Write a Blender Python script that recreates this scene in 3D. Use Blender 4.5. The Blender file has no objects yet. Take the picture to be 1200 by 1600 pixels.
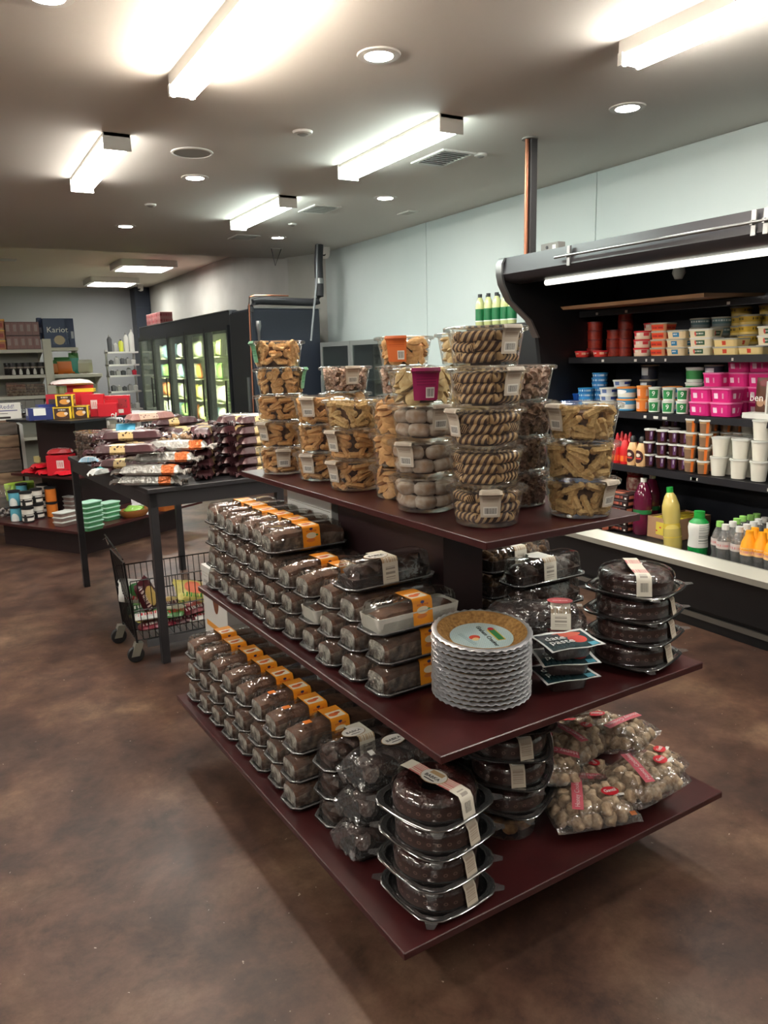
import bpy, bmesh, math, random
import numpy as np
from mathutils import Matrix, Vector, noise as mnoise
random.seed(7)
PI = math.pi
sc = bpy.context.scene
COL = sc.collection

# ------------------------------------------------------------------ camera
F = 1203.27; PITCH = 0.19905; ROLL = -0.024966; YAW = 0.51409; YG = 0.0446
H = 1.5
def _axes():
    f = np.array([0, math.cos(PITCH), -math.sin(PITCH)]); rt = np.array([1., 0, 0]); up = np.cross(rt, f)
    r2 = math.cos(ROLL)*rt + math.sin(ROLL)*up; u2 = -math.sin(ROLL)*rt + math.cos(ROLL)*up
    c, s = math.cos(-YAW), math.sin(-YAW); Z = np.array([[c, -s, 0], [s, c, 0], [0, 0, 1]])
    return Z@r2, Z@u2, Z@f
RT, UP, FW = _axes()
CAM = np.array([0, 0, H])
cam = bpy.data.cameras.new('camera'); co = bpy.data.objects.new('camera', cam); COL.objects.link(co)
m = Matrix.Identity(4)
for i in range(3):
    m[i][0] = RT[i]; m[i][1] = UP[i]; m[i][2] = -FW[i]; m[i][3] = CAM[i]
co.matrix_world = m
cam.sensor_fit = 'HORIZONTAL'; cam.sensor_width = 36; cam.lens = 36*F/1200
cam.clip_start = .05; cam.clip_end = 60
sc.camera = co
def ray(x, y): return (x-600)/F*RT-(y-800)/F*UP+FW
def onz(x, y, z): d = ray(x, y); p = CAM+d*(z-H)/d[2]; return Vector(p)
def onx(x, y, X): d = ray(x, y); return Vector(CAM+d*X/d[0])
def ony(x, y, Y): d = ray(x, y); return Vector(CAM+d*Y/d[1])
def facing(x, y): return math.atan2(-y, -x)

# ------------------------------------------------------------------ world, exposure
w = bpy.data.worlds.new('world'); sc.world = w; w.use_nodes = True
w.node_tree.nodes['Background'].inputs[0].default_value = (.75, .8, .85, 1)
w.node_tree.nodes['Background'].inputs[1].default_value = .25
sc.view_settings.view_transform = 'Standard'; sc.view_settings.look = 'None'
sc.view_settings.gamma = 1; sc.view_settings.use_curve_mapping = False
sc.view_settings.exposure = 1.52
sc.cycles.max_bounces = 8; sc.cycles.transparent_max_bounces = 40
sc.cycles.diffuse_bounces = 4; sc.cycles.glossy_bounces = 4; sc.cycles.caustics_reflective = False
sc.cycles.caustics_refractive = False; sc.cycles.sample_clamp_indirect = 4
TUBE_E = 27.0; SPOT_E = 110.0
WARM = (1, .88, .74); NEUT = (1, .95, .86); COOL = (.86, 1, .93)

# ------------------------------------------------------------------ helpers
def lin(c):
    return tuple((v/255/12.92 if v/255 <= .04045 else ((v/255+.055)/1.055)**2.4) for v in c[:3])+(1,)
MATS = {}
def _new(name):
    mt = bpy.data.materials.new(name); mt.use_nodes = True; nt = mt.node_tree; nt.nodes.clear()
    out = nt.nodes.new('ShaderNodeOutputMaterial'); return mt, nt, out
def N(nt, t, **kw):
    n = nt.nodes.new(t)
    for k, v in kw.items(): setattr(n, k, v)
    return n
def L(nt, a, b): nt.links.new(a, b)
def M(name, col, rough=.5, metal=0, noise=None, bump=None, emit=0, coat=0, wave=None, spec=.5):
    if name in MATS: return MATS[name]
    mt, nt, out = _new(name); b = N(nt, 'ShaderNodeBsdfPrincipled')
    b.inputs['Base Color'].default_value = lin(col); b.inputs['Roughness'].default_value = rough
    b.inputs['Metallic'].default_value = metal; b.inputs['Coat Weight'].default_value = coat
    b.inputs['Specular IOR Level'].default_value = spec
    if emit:
        b.inputs['Emission Color'].default_value = lin(col); b.inputs['Emission Strength'].default_value = emit
    tc = N(nt, 'ShaderNodeTexCoord')
    if noise:   # (scale, col2, contrast)
        n = N(nt, 'ShaderNodeTexNoise'); n.inputs['Scale'].default_value = noise[0]; n.inputs['Detail'].default_value = 5
        L(nt, tc.outputs['Object'], n.inputs['Vector'])
        r = N(nt, 'ShaderNodeMapRange'); r.inputs[1].default_value = .5-noise[2]; r.inputs[2].default_value = .5+noise[2]
        L(nt, n.outputs[0], r.inputs[0])
        x = N(nt, 'ShaderNodeMix', data_type='RGBA'); x.inputs[6].default_value = lin(col); x.inputs[7].default_value = lin(noise[1])
        L(nt, r.outputs[0], x.inputs[0]); L(nt, x.outputs[2], b.inputs['Base Color'])
    if wave:    # (scale, col2, axis, distortion)
        wv = N(nt, 'ShaderNodeTexWave', bands_direction=wave[2]); wv.inputs['Scale'].default_value = wave[0]; wv.inputs['Distortion'].default_value = wave[3]
        L(nt, tc.outputs['Object'], wv.inputs['Vector'])
        x = N(nt, 'ShaderNodeMix', data_type='RGBA'); x.inputs[6].default_value = lin(col); x.inputs[7].default_value = lin(wave[1])
        L(nt, wv.outputs[1], x.inputs[0]); L(nt, x.outputs[2], b.inputs['Base Color'])
    if bump:    # (scale, strength, dist)
        n = N(nt, 'ShaderNodeTexNoise'); n.inputs['Scale'].default_value = bump[0]; n.inputs['Detail'].default_value = 3
        L(nt, tc.outputs['Object'], n.inputs['Vector'])
        bp = N(nt, 'ShaderNodeBump'); bp.inputs['Strength'].default_value = bump[1]; bp.inputs['Distance'].default_value = bump[2]
        L(nt, n.outputs[0], bp.inputs['Height']); L(nt, bp.outputs[0], b.inputs['Normal'])
    L(nt, b.outputs[0], out.inputs[0]); MATS[name] = mt; return mt
def clear(name, tint=(255, 255, 255), milk=.05, gl=.08, rough=.08, bump=None, edge=1.0):
    """thin clear plastic or glass: transparent + fresnel gloss + a trace of diffuse"""
    if name in MATS: return MATS[name]
    mt, nt, out = _new(name)
    tr = N(nt, 'ShaderNodeBsdfTransparent'); tr.inputs[0].default_value = lin(tint)
    gs = N(nt, 'ShaderNodeBsdfGlossy'); gs.inputs['Roughness'].default_value = rough; gs.inputs[0].default_value = (1, 1, 1, 1)
    df = N(nt, 'ShaderNodeBsdfDiffuse'); df.inputs[0].default_value = (.8, .8, .8, 1)
    lw = N(nt, 'ShaderNodeLayerWeight'); lw.inputs[0].default_value = .25
    ad = N(nt, 'ShaderNodeMath', operation='MULTIPLY_ADD', use_clamp=True); ad.inputs[1].default_value = edge*.6; ad.inputs[2].default_value = gl
    L(nt, lw.outputs[0], ad.inputs[0])
    m1 = N(nt, 'ShaderNodeMixShader'); m1.inputs[0].default_value = milk
    L(nt, tr.outputs[0], m1.inputs[1]); L(nt, df.outputs[0], m1.inputs[2])
    m2 = N(nt, 'ShaderNodeMixShader'); L(nt, ad.outputs[0], m2.inputs[0]); L(nt, m1.outputs[0], m2.inputs[1]); L(nt, gs.outputs[0], m2.inputs[2])
    if bump:
        tc = N(nt, 'ShaderNodeTexCoord'); n = N(nt, 'ShaderNodeTexNoise'); n.inputs['Scale'].default_value = bump[0]; n.inputs['Detail'].default_value = 2
        L(nt, tc.outputs['Object'], n.inputs['Vector'])
        bp = N(nt, 'ShaderNodeBump'); bp.inputs['Strength'].default_value = bump[1]; bp.inputs['Distance'].default_value = bump[2]
        L(nt, n.outputs[0], bp.inputs['Height']); L(nt, bp.outputs[0], gs.inputs['Normal']); L(nt, bp.outputs[0], lw.inputs['Normal'])
    L(nt, m2.outputs[0], out.inputs[0]); MATS[name] = mt; return mt
def P(name, base, layers, rough=.45, metal=0, bump=None):
    """printed surface on UV: layers ('r',u0,v0,u1,v1,col[,stripes]) ('e',cu,cv,ru,rv,col) ('k',n,col) ('s',u0,v0,u1,v1,col,spotcol,scale)"""
    if name in MATS: return MATS[name]
    mt, nt, out = _new(name); b = N(nt, 'ShaderNodeBsdfPrincipled'); b.inputs['Roughness'].default_value = rough; b.inputs['Metallic'].default_value = metal
    uv = N(nt, 'ShaderNodeTexCoord'); sp = N(nt, 'ShaderNodeSeparateXYZ'); L(nt, uv.outputs['UV'], sp.inputs[0])
    def mth(op, a, bb, c=None):
        n = N(nt, 'ShaderNodeMath', operation=op)
        for i, q in enumerate((a, bb, c)):
            if q is None: continue
            if isinstance(q, (int, float)): n.inputs[i].default_value = q
            else: L(nt, q, n.inputs[i])
        return n.outputs[0]
    U, V = sp.outputs[0], sp.outputs[1]
    cur = None
    def mix(mask, col):
        nonlocal cur
        x = N(nt, 'ShaderNodeMix', data_type='RGBA'); L(nt, mask, x.inputs[0])
        if cur is None: x.inputs[6].default_value = lin(base)
        else: L(nt, cur, x.inputs[6])
        if isinstance(col, tuple): x.inputs[7].default_value = lin(col)
        else: L(nt, col, x.inputs[7])
        cur = x.outputs[2]
    for l in layers:
        if l[0] in 'rs':
            mk = mth('MULTIPLY', mth('MULTIPLY', mth('GREATER_THAN', U, l[1]), mth('LESS_THAN', U, l[3])), mth('MULTIPLY', mth('GREATER_THAN', V, l[2]), mth('LESS_THAN', V, l[4])))
            if l[0] == 'r':
                if len(l) > 6:
                    n = N(nt, 'ShaderNodeTexNoise', noise_dimensions='1D'); n.inputs['Scale'].default_value = l[6]; n.inputs['Detail'].default_value = 0
                    L(nt, U if len(l) < 8 else V, n.inputs['W']); mk = mth('MULTIPLY', mk, mth('GREATER_THAN', n.outputs[0], .5))
                mix(mk, l[5])
            else:
                mix(mk, l[5]); n = N(nt, 'ShaderNodeTexVoronoi'); n.inputs['Scale'].default_value = l[7]; L(nt, uv.outputs['UV'], n.inputs['Vector'])
                mix(mth('MULTIPLY', mk, mth('LESS_THAN', n.outputs[0], .28)), l[6])
        elif l[0] == 'e':
            a = mth('DIVIDE', mth('SUBTRACT', U, l[1]), l[3]); c = mth('DIVIDE', mth('SUBTRACT', V, l[2]), l[4])
            mix(mth('LESS_THAN', mth('ADD', mth('MULTIPLY', a, a), mth('MULTIPLY', c, c)), 1.0), l[5])
        elif l[0] == 'k':
            n = N(nt, 'ShaderNodeTexChecker'); n.inputs['Scale'].default_value = l[1]; L(nt, uv.outputs['UV'], n.inputs['Vector'])
            mix(mth('MULTIPLY', n.outputs[1], .6), l[2])
    if cur is None: b.inputs['Base Color'].default_value = lin(base)
    else: L(nt, cur, b.inputs['Base Color'])
    b.inputs['Metallic'].default_value = metal
    if bump:
        n = N(nt, 'ShaderNodeTexNoise'); n.inputs['Scale'].default_value = bump[0]; L(nt, uv.outputs['Object'], n.inputs['Vector'])
        bp = N(nt, 'ShaderNodeBump'); bp.inputs['Strength'].default_value = bump[1]; bp.inputs['Distance'].default_value = bump[2]
        L(nt, n.outputs[0], bp.inputs['Height']); L(nt, bp.outputs[0], b.inputs['Normal'])
    L(nt, b.outputs[0], out.inputs[0]); MATS[name] = mt; return mt

class MB:
    def __init__(s): s.v = []; s.f = []; s.uv = []; s.mi = []
    def add(s, vs, fs, uvs=None, m=0):
        o = len(s.v); s.v += [tuple(x) for x in vs]
        for i, f in enumerate(fs):
            s.f.append([o+k for k in f]); s.mi.append(m)
            s.uv.append(uvs[i] if uvs else [(0, 0), (1, 0), (1, 1), (0, 1)][:len(f)] if len(f) <= 4 else [(0, 0)]*len(f))
        return s
    def box(s, x0, y0, z0, x1, y1, z1, m=0, T=None):
        vs = [Vector((x, y, z)) for z in (z0, z1) for y in (y0, y1) for x in (x0, x1)]
        if T is not None: vs = [T@v for v in vs]
        return s.add(vs, [(0, 1, 5, 4), (3, 2, 6, 7), (2, 0, 4, 6), (1, 3, 7, 5), (4, 5, 7, 6), (2, 3, 1, 0)], None, m)
    def loft(s, rings, m=0, cap0=True, cap1=True, closed=True, v01=None):
        n = len(rings[0]); R = len(rings); vs = [p for r in rings for p in r]; fs = []; uv = []
        k = n if closed else n-1
        for i in range(R-1):
            a, b = (i/(R-1), (i+1)/(R-1)) if v01 is None else (v01[i], v01[i+1])
            for j in range(k):
                j2 = (j+1) % n
                fs.append((i*n+j, i*n+j2, (i+1)*n+j2, (i+1)*n+j)); d = n if closed else n-1
                uv.append([(j/d, a), ((j+1)/d, a), ((j+1)/d, b), (j/d, b)])
        if cap0: fs.append(tuple(range(n-1, -1, -1))); uv.append([(.5, .5)]*n)
        if cap1: fs.append(tuple((R-1)*n+j for j in range(n))); uv.append([(.5+.5*math.cos(2*PI*j/n), .5+.5*math.sin(2*PI*j/n)) for j in range(n)])
        return s.add(vs, fs, uv, m)
    def lathe(s, prof, n=20, c=(0, 0, 0), sx=1, sy=1, m=0, cap0=True, cap1=True, zs=None):
        rings = [[(c[0]+r*sx*math.cos(2*PI*j/n), c[1]+r*sy*math.sin(2*PI*j/n), c[2]+z) for j in range(n)] for r, z in prof]
        return s.loft(rings, m, cap0, cap1)
    def tube(s, path, r, n=6, m=0):
        P_ = [Vector(p) for p in path]; rings = []
        for i, p in enumerate(P_):
            d = (P_[min(i+1, len(P_)-1)]-P_[max(i-1, 0)]).normalized()
            a = d.cross(Vector((0, 0, 1))) if abs(d.z) < .9 else d.cross(Vector((1, 0, 0))); a.normalize(); b = d.cross(a)
            rr = r[i] if isinstance(r, (list, tuple)) else r
            rings.append([p+a*rr*math.cos(2*PI*k/n)+b*rr*math.sin(2*PI*k/n) for k in range(n)])
        return s.loft(rings, m)
    def strip(s, path, wv, m=0, t=.0006):
        """a paper strip through path, wide along wv"""
        wv = Vector(wv); P_ = [Vector(p) for p in path]; ln = [0]
        for i in range(1, len(P_)): ln.append(ln[-1]+(P_[i]-P_[i-1]).length)
        vs = []; fs = []; uv = []
        for i, p in enumerate(P_): vs += [p-wv/2, p+wv/2]
        for i in range(len(P_)-1):
            a, b = ln[i]/ln[-1], ln[i+1]/ln[-1]
            fs.append((2*i, 2*i+1, 2*i+3, 2*i+2)); uv.append([(0, a), (1, a), (1, b), (0, b)])
        return s.add(vs, fs, uv, m)
    def mesh(s, name, mats, smooth=None, bevel=0, seg=1):
        me = bpy.data.meshes.new(name); me.from_pydata([tuple(v) for v in s.v], [], s.f)
        ul = me.uv_layers.new(name='UVMap'); i = 0
        for p, q in zip(me.polygons, s.uv):
            for k in range(len(q)): ul.data[p.loop_start+k].uv = q[k]
        for mt in (mats if isinstance(mats, (list, tuple)) else [mats]): me.materials.append(mt)
        for p, k in zip(me.polygons, s.mi): p.material_index = k
        if bevel:
            bm = bmesh.new(); bm.from_mesh(me)
            bmesh.ops.bevel(bm, geom=[e for e in bm.edges if len(e.link_faces) == 2 and e.calc_face_angle(0) > .5], offset=bevel, segments=seg, affect='EDGES', clamp_overlap=True)
            bm.to_mesh(me); bm.free()
        if smooth is not None:
            for p in me.polygons: p.use_smooth = True
            me.set_sharp_from_angle(angle=math.radians(smooth))
        me.update(); return me
    def ob(s, name, mats, parent=None, smooth=None, bevel=0, seg=1, loc=None, rz=0):
        return link(name, s.mesh(name, mats, smooth, bevel, seg), parent, loc, rz)
def link(name, data, parent=None, loc=None, rz=0):
    o = bpy.data.objects.new(name, data); COL.objects.link(o); o.parent = parent
    if loc is not None: o.location = loc
    o.rotation_euler = (0, 0, rz) if isinstance(rz, (int, float)) else rz
    return o
def tag(o, label, cat, group=None, kind=None):
    o['label'] = label; o['category'] = cat
    if group: o['group'] = group
    if kind: o['kind'] = kind
    return o
def thing(name, label, cat, loc=(0, 0, 0), rz=0, group=None):
    return tag(link(name, None, None, loc, rz), label, cat, group)
def struct(o): o['kind'] = 'structure'; return o
def copy(o, label=None, loc=None, rz=None, parent=None):
    c = o.copy(); COL.objects.link(c); c.parent = parent
    for ch in KIDS.get(o.name_full, None) or [x for x in o.children]: copy(ch, parent=c)
    if label: c['label'] = label
    if loc is not None: c.location = loc
    if rz is not None: c.rotation_euler = (0, 0, rz) if isinstance(rz, (int, float)) else rz
    return c
KIDS = {}
class Proto:
    """builds the first thing on demand, then copies it"""
    def __init__(s, fn): s.fn = fn; s.o = None
    rect = 0
    def put(s, label, loc, rz=0, group=None):
        if s.o is None:
            s.o = s.fn(); KIDS[s.o.name_full] = list(s.o.children); o = s.o
            for k in s.o.children: KIDS[k.name_full] = list(k.children)
            o.location = loc; o.rotation_euler = (0, 0, rz) if isinstance(rz, (int, float)) else rz; o['label'] = label
        else: o = copy(s.o, label, loc, rz)
        if group: o['group'] = group
        return o
def text(s, size, mat, parent, T, name='lettering', ex=.0003, sx=1):
    cu = bpy.data.curves.new('t', 'FONT'); cu.body = s; cu.size = size; cu.align_x = 'CENTER'; cu.align_y = 'CENTER'; cu.resolution_u = 2; cu.extrude = ex
    o = bpy.data.objects.new('t', cu); me = bpy.data.meshes.new_from_object(o); me.name = name
    if sx != 1:
        for v in me.vertices: v.co.x *= sx
    me.materials.clear(); me.materials.append(mat); t = link(name, me, parent); t.matrix_local = T; bpy.data.objects.remove(o); return t
def frame(o, xd, nd):
    """matrix with local x along xd and local z along nd"""
    x = Vector(xd).normalized(); z = Vector(nd).normalized(); y = z.cross(x).normalized(); x = y.cross(z)
    return Matrix(((x.x, y.x, z.x, o[0]), (x.y, y.y, z.y, o[1]), (x.z, y.z, z.z, o[2]), (0, 0, 0, 1)))
cg, sg = math.cos(-YG), math.sin(-YG)
def G(x, y, z=0): return Vector((math.cos(YG)*x-math.sin(YG)*y, math.sin(YG)*x+math.cos(YG)*y, z))
def crect(lx, ly, ch, z, cx=0, cy=0):
    """chamfered rectangle ring"""
    a, b = lx/2, ly/2
    return [(cx+x, cy+y, z) for x, y in ((-a+ch, -b), (a-ch, -b), (a, -b+ch), (a, b-ch), (a-ch, b), (-a+ch, b), (-a, b-ch), (-a, -b+ch))]
def rrect(lx, ly, r, z, n=4, cx=0, cy=0):
    o = []
    for k, (sx, sy) in enumerate(((1, 1), (-1, 1), (-1, -1), (1, -1))):
        for j in range(n):
            a = PI/2*(k+j/(n-1)); o.append((cx+sx*(lx/2-r)+r*math.cos(a), cy+sy*(ly/2-r)+r*math.sin(a), z))
    return o
def pillow(Lx, Ly, Hh, n=10, m=7, cr=.003, seed=0, px=4, py=4, fin=0):
    """soft bag or flow-wrap lying on z=0"""
    vs = []; fs = []; uv = []
    def h(u, v): return Hh*(max(0, 1-abs(u)**px)*max(0, 1-abs(v)**py))**.6
    for side in (0, 1):
        for i in range(n+1):
            for j in range(m+1):
                u = 2*i/n-1; v = 2*j/m-1; q = h(u, v); x = u*Lx/2; y = v*Ly/2*(1-.06*abs(u)**3)
                w = mnoise.noise(Vector((x*40+seed*7.3, y*40, side*5+seed)))*cr*(0 if (abs(u) == 1 or abs(v) == 1) else 1)
                z = Hh*.28+(q*.72+w*(1.2)) if side else Hh*.28-min(q*.28, Hh*.28)
                if fin and abs(u) == 1: z += mnoise.noise(Vector((y*60, seed, u)))*Hh*.5
                vs.append((x+(w if side else 0), y, max(z, 0)))
    W_ = m+1; off = (n+1)*W_
    for i in range(n):
        for j in range(m):
            a = i*W_+j; fs.append((a+off, a+W_+off, a+W_+1+off, a+1+off)); uv.append([(i/n, j/m), ((i+1)/n, j/m), ((i+1)/n, (j+1)/m), (i/n, (j+1)/m)])
            fs.append((a+1, a+W_+1, a+W_, a)); uv.append([(i/n, (j+1)/m), ((i+1)/n, (j+1)/m), ((i+1)/n, j/m), (i/n, j/m)])
    for i in range(n):
        for j in (0, m):
            a = i*W_+j; q = (a, a+W_, a+W_+off, a+off); fs.append(q if j == 0 else q[::-1]); uv.append([(i/n, j/m)]*4)
    for j in range(m):
        for i in (0, n):
            a = i*W_+j; q = (a+1, a, a+off, a+1+off); fs.append(q if i == 0 else q[::-1]); uv.append([(i/n, j/m)]*4)
    return MB().add(vs, fs, uv)
ORD = ['', 'first', 'second', 'third', 'fourth', 'fifth', 'sixth', 'seventh', 'eighth', 'ninth', 'tenth', 'eleventh', 'twelfth', 'thirteenth', 'fourteenth', 'fifteenth', 'sixteenth', 'seventeenth', 'eighteenth', 'nineteenth', 'twentieth']
def lev(k, n): return 'bottom' if k == 0 else 'top' if k == n-1 else ORD[k+1]+' up'

# ------------------------------------------------------------------ common materials
black = M('black_metal', (22, 23, 26), .38)
blackp = M('black_paint', (13, 14, 17), .45)
steel = M('steel', (150, 152, 152), .3, .9)
white = M('white_enamel', (205, 205, 200), .4)
chrome = M('chrome', (190, 190, 190), .18, 1)
mahog = M('mahogany', (66, 27, 27), .3, noise=(14, (50, 19, 20), .3), bump=(60, .03, .001))
mahogd = M('mahogany_edge', (48, 22, 22), .4)
copper = M('copper', (150, 98, 76), .35, .8)
paperw = M('white_paper', (205, 203, 196), .6)
redp = M('red_print', (190, 25, 40), .45)
inkd = M('dark_ink', (40, 34, 34), .5)
inkw = M('white_ink', (235, 235, 230), .5)
pet = clear('clear_pet', (250, 250, 247), .03, .05, .05, edge=.8)
petc = clear('crinkled_pet', (248, 248, 245), .008, .09, .045, (30, .55, .01), edge=.8)
petr = clear('dome_pet', (250, 250, 248), .003, .08, .03, (22, .3, .01), edge=.6)
rimpet = clear('rim_pet', (225, 228, 228), .16, .25, .12, edge=1)
film = clear('bag_film', (250, 248, 246), .04, .12, .08, (30, .9, .02), edge=.7)
glass = clear('door_glass', (215, 222, 220), .012, .04, .03, edge=.7)
trayb = M('black_tray', (14, 14, 15), .22, coat=.4)

# ================================================================== SETTING
CZ = 2.8; WX = 4.41
def floor_mat():
    mt, nt, out = _new('stained_concrete'); b = N(nt, 'ShaderNodeBsdfPrincipled'); tc = N(nt, 'ShaderNodeTexCoord')
    def nz(s, d=6, r=.6):
        n = N(nt, 'ShaderNodeTexNoise'); n.inputs['Scale'].default_value = s; n.inputs['Detail'].default_value = d; n.inputs['Roughness'].default_value = r; n.inputs['Distortion'].default_value = .25
        L(nt, tc.outputs['Object'], n.inputs['Vector']); return n.outputs[0]
    def ramp(v, stops):
        r = N(nt, 'ShaderNodeValToRGB'); e = r.color_ramp.elements
        e[0].position, e[0].color = stops[0][0], lin(stops[0][1]); e[1].position, e[1].color = stops[-1][0], lin(stops[-1][1])
        for p_, c_ in stops[1:-1]: q = e.new(p_); q.color = lin(c_)
        L(nt, v, r.inputs[0]); return r.outputs[0]
    a = ramp(nz(1.7, 8, .68), [(.3, (46, 35, 32)), (.43, (72, 51, 43)), (.52, (92, 67, 55)), (.6, (108, 84, 68)), (.72, (132, 108, 88))])
    c = ramp(nz(5.5, 9, .75), [(.32, (120, 112, 110)), (.48, (205, 198, 194)), (.66, (255, 250, 245))])
    x = N(nt, 'ShaderNodeMix', data_type='RGBA', blend_type='MULTIPLY'); x.inputs[0].default_value = .85; L(nt, a, x.inputs[6]); L(nt, c, x.inputs[7])
    # pale scuffs
    b.inputs['Specular IOR Level'].default_value = .38
    s = ramp(nz(55, 2), [(.735, (0, 0, 0)), (.76, (255, 255, 255))])
    y = N(nt, 'ShaderNodeMix', data_type='RGBA'); L(nt, s, y.inputs[0]); L(nt, x.outputs[2], y.inputs[6]); y.inputs[7].default_value = lin((150, 138, 125))
    L(nt, y.outputs[2], b.inputs['Base Color'])
    r = N(nt, 'ShaderNodeMapRange'); r.inputs[3].default_value = .28; r.inputs[4].default_value = .6; L(nt, nz(3), r.inputs[0]); L(nt, r.outputs[0], b.inputs['Roughness'])
    bp = N(nt, 'ShaderNodeBump'); bp.inputs['Strength'].default_value = .12; bp.inputs['Distance'].default_value = .004; L(nt, nz(9), bp.inputs['Height']); L(nt, bp.outputs[0], b.inputs['Normal'])
    L(nt, b.outputs[0], out.inputs[0]); return mt
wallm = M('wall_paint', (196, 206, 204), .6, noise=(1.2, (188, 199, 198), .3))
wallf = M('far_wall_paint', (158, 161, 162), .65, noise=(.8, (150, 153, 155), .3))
wall2m = M('scuffed_wall_paint', (186, 186, 180), .6, noise=(1.6, (166, 164, 156), .25))
ceilm = M('ceiling_paint', (214, 208, 200), .8)
ceilf = M('far_ceiling_paint', (222, 212, 196), .8)
fl = struct(MB().box(-7.5, -5, -.15, 4.6, 18, 0).ob('floor', floor_mat()))
struct(MB().box(-7.5, -5, CZ, 4.65, 9.9, CZ+.12).ob('ceiling', ceilm))
struct(MB().box(-7.5, 9.9, 3.08, 4.65, 18, 3.2).ob('ceiling', ceilf))
struct(MB().box(-7.5, 9.86, CZ+.12, 4.65, 9.9, 3.2).ob('trim_1', ceilf))
wr = struct(MB().box(WX, -5, 0, WX+.12, 9.15, CZ).ob('wall_right', wallm))
for k in range(9):   # wallboard sheets of the right wall with thin seams
    y0 = 9.13-2.33*(k+1)
    if y0 < -5: break
    MB().box(WX-.008, y0+.004, 0, WX, y0+2.326, CZ-.002).ob('panel', wallm, wr)
struct(MB().loft([[(WX, 9.15, z), (4.15, 9.75, z), (4.25, 9.85, z), (WX+.12, 9.25, z)] for z in (0, CZ)]).ob('wall_return', wall2m))
struct(MB().box(4.15, 9.75, 0, 4.27, 17.9, 3.08).ob('wall_far_right', wall2m))
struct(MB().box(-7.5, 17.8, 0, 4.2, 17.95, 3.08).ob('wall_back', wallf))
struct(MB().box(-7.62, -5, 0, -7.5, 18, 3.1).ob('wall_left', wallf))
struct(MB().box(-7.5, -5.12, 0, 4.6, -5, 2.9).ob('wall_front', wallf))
pl = struct(MB().box(3.84, 17.3, 0, 4.14, 17.79, 3.07).ob('trim_2', M('navy_tile', (34, 42, 56), .35)))
for k in range(7): MB().box(3.825, 17.285, .02+.44*k, 4.14, 17.3, .43+.44*k).ob('tile', M('navy_tile', (34, 42, 56), .35), pl)

# ================================================================== CEILING FITTINGS
def emis(name, c, e, edge=None):
    if name in MATS: return MATS[name]
    mt, nt, out = _new(name); em = N(nt, 'ShaderNodeEmission'); em.inputs[0].default_value = (*c, 1); em.inputs[1].default_value = e
    L(nt, em.outputs[0], out.inputs[0]); MATS[name] = mt; return mt
lampw = M('lamp_housing', (215, 212, 205), .5)
def strip_light(x, y0, col, e, label, matn):
    t = thing('strip_light', label, 'ceiling light', (x, y0, CZ), 0, 'bare tube strip lights')
    MB().box(-.055, 0, -.055, .055, 1.24, 0).ob('housing', lampw, t)
    for y in (0, 1.215): MB().box(-.06, y, -.1, .06, y+.025, -.05).ob('lamp_holder', lampw, t)
    for dx in (-.042, .042):
        MB().tube([(dx, .02, -.087), (dx, 1.22, -.087)], .017, 12).ob('tube', emis(matn, col, e), t, 60)
        MB().tube([(dx, .024, -.087), (dx, .05, -.087)], .0175, 10).ob('tube_cap', steel, t)
def wrap_light(x, y0, ln, col, e, label, matn):
    t = thing('wrap_light', label, 'ceiling light', (x, y0, CZ), 0, 'box shaped fluorescent lights')
    MB().box(-.072, .0, -.018, .072, ln, 0).ob('housing', lampw, t)
    d_ = MB().loft([[(-.07, y, -.02), (-.07, y, -.07), (-.05, y, -.085), (.05, y, -.085), (.07, y, -.07), (.07, y, -.02)] for y in (.012, ln-.012)])
    for k in (0, 4, 5, 6, 7): d_.mi[k] = 1
    d_.ob('diffuser', [emis(matn, col, e), emis(matn+'_side', col, e*.3)], t)
    for y in (0, ln-.012): MB().box(-.078, y, -.092, .078, y+.012, 0).ob('end_cap', lampw, t)
strip_light(1.14, 2.6, WARM, TUBE_E*1.35, 'bare two-tube warm strip light above the top left of the photo', 'tube_warm')
strip_light(2.76, 1.4, NEUT, TUBE_E*1.2, 'bare two-tube strip light above the open refrigerated case', 'tube_neutral')
wrap_light(1.06, 4.9, 1.27, NEUT, TUBE_E*.75, 'box fluorescent light above the cake-laden dark table', 'wrap_neutral')
wrap_light(2.64, 3.8, 1.27, COOL, TUBE_E*.8, 'cool box fluorescent light above the cookie tubs, next to a vent', 'wrap_cool')
wrap_light(2.64, 6.13, 1.22, COOL, TUBE_E*.8, 'farther cool box fluorescent light, between two air vents', 'wrap_cool')
strip_light(2.76, -.9, NEUT, TUBE_E*1.2, 'bare two-tube strip light at the camera end of the cooler', 'tube_neutral')
strip_light(-1.6, 1.6, NEUT, TUBE_E*1.6, 'added unseen two-tube strip light over the empty left floor', 'tube_added_fill')  # unseen fixture, added and strengthened to light the fronts of the goods
strip_light(-1.6, 5.6, NEUT, TUBE_E, 'added unseen two-tube strip light over the far left floor', 'tube_neutral')  # unseen fixture added to raise the ambient light
for i, (x, y) in enumerate(((-4.2, 0), (-1.6, -1.0), (-4.2, 3.6), (-4.2, 7.2), (-1.6, -2.4), (-1.6, 8.4))): strip_light(x, y, NEUT, TUBE_E, f'bare two-tube strip light outside the photo, {ORD[i+1]} of the added unseen rows', 'tube_neutral')  # more unseen fixtures, put in to lift the room's ambient light
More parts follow.
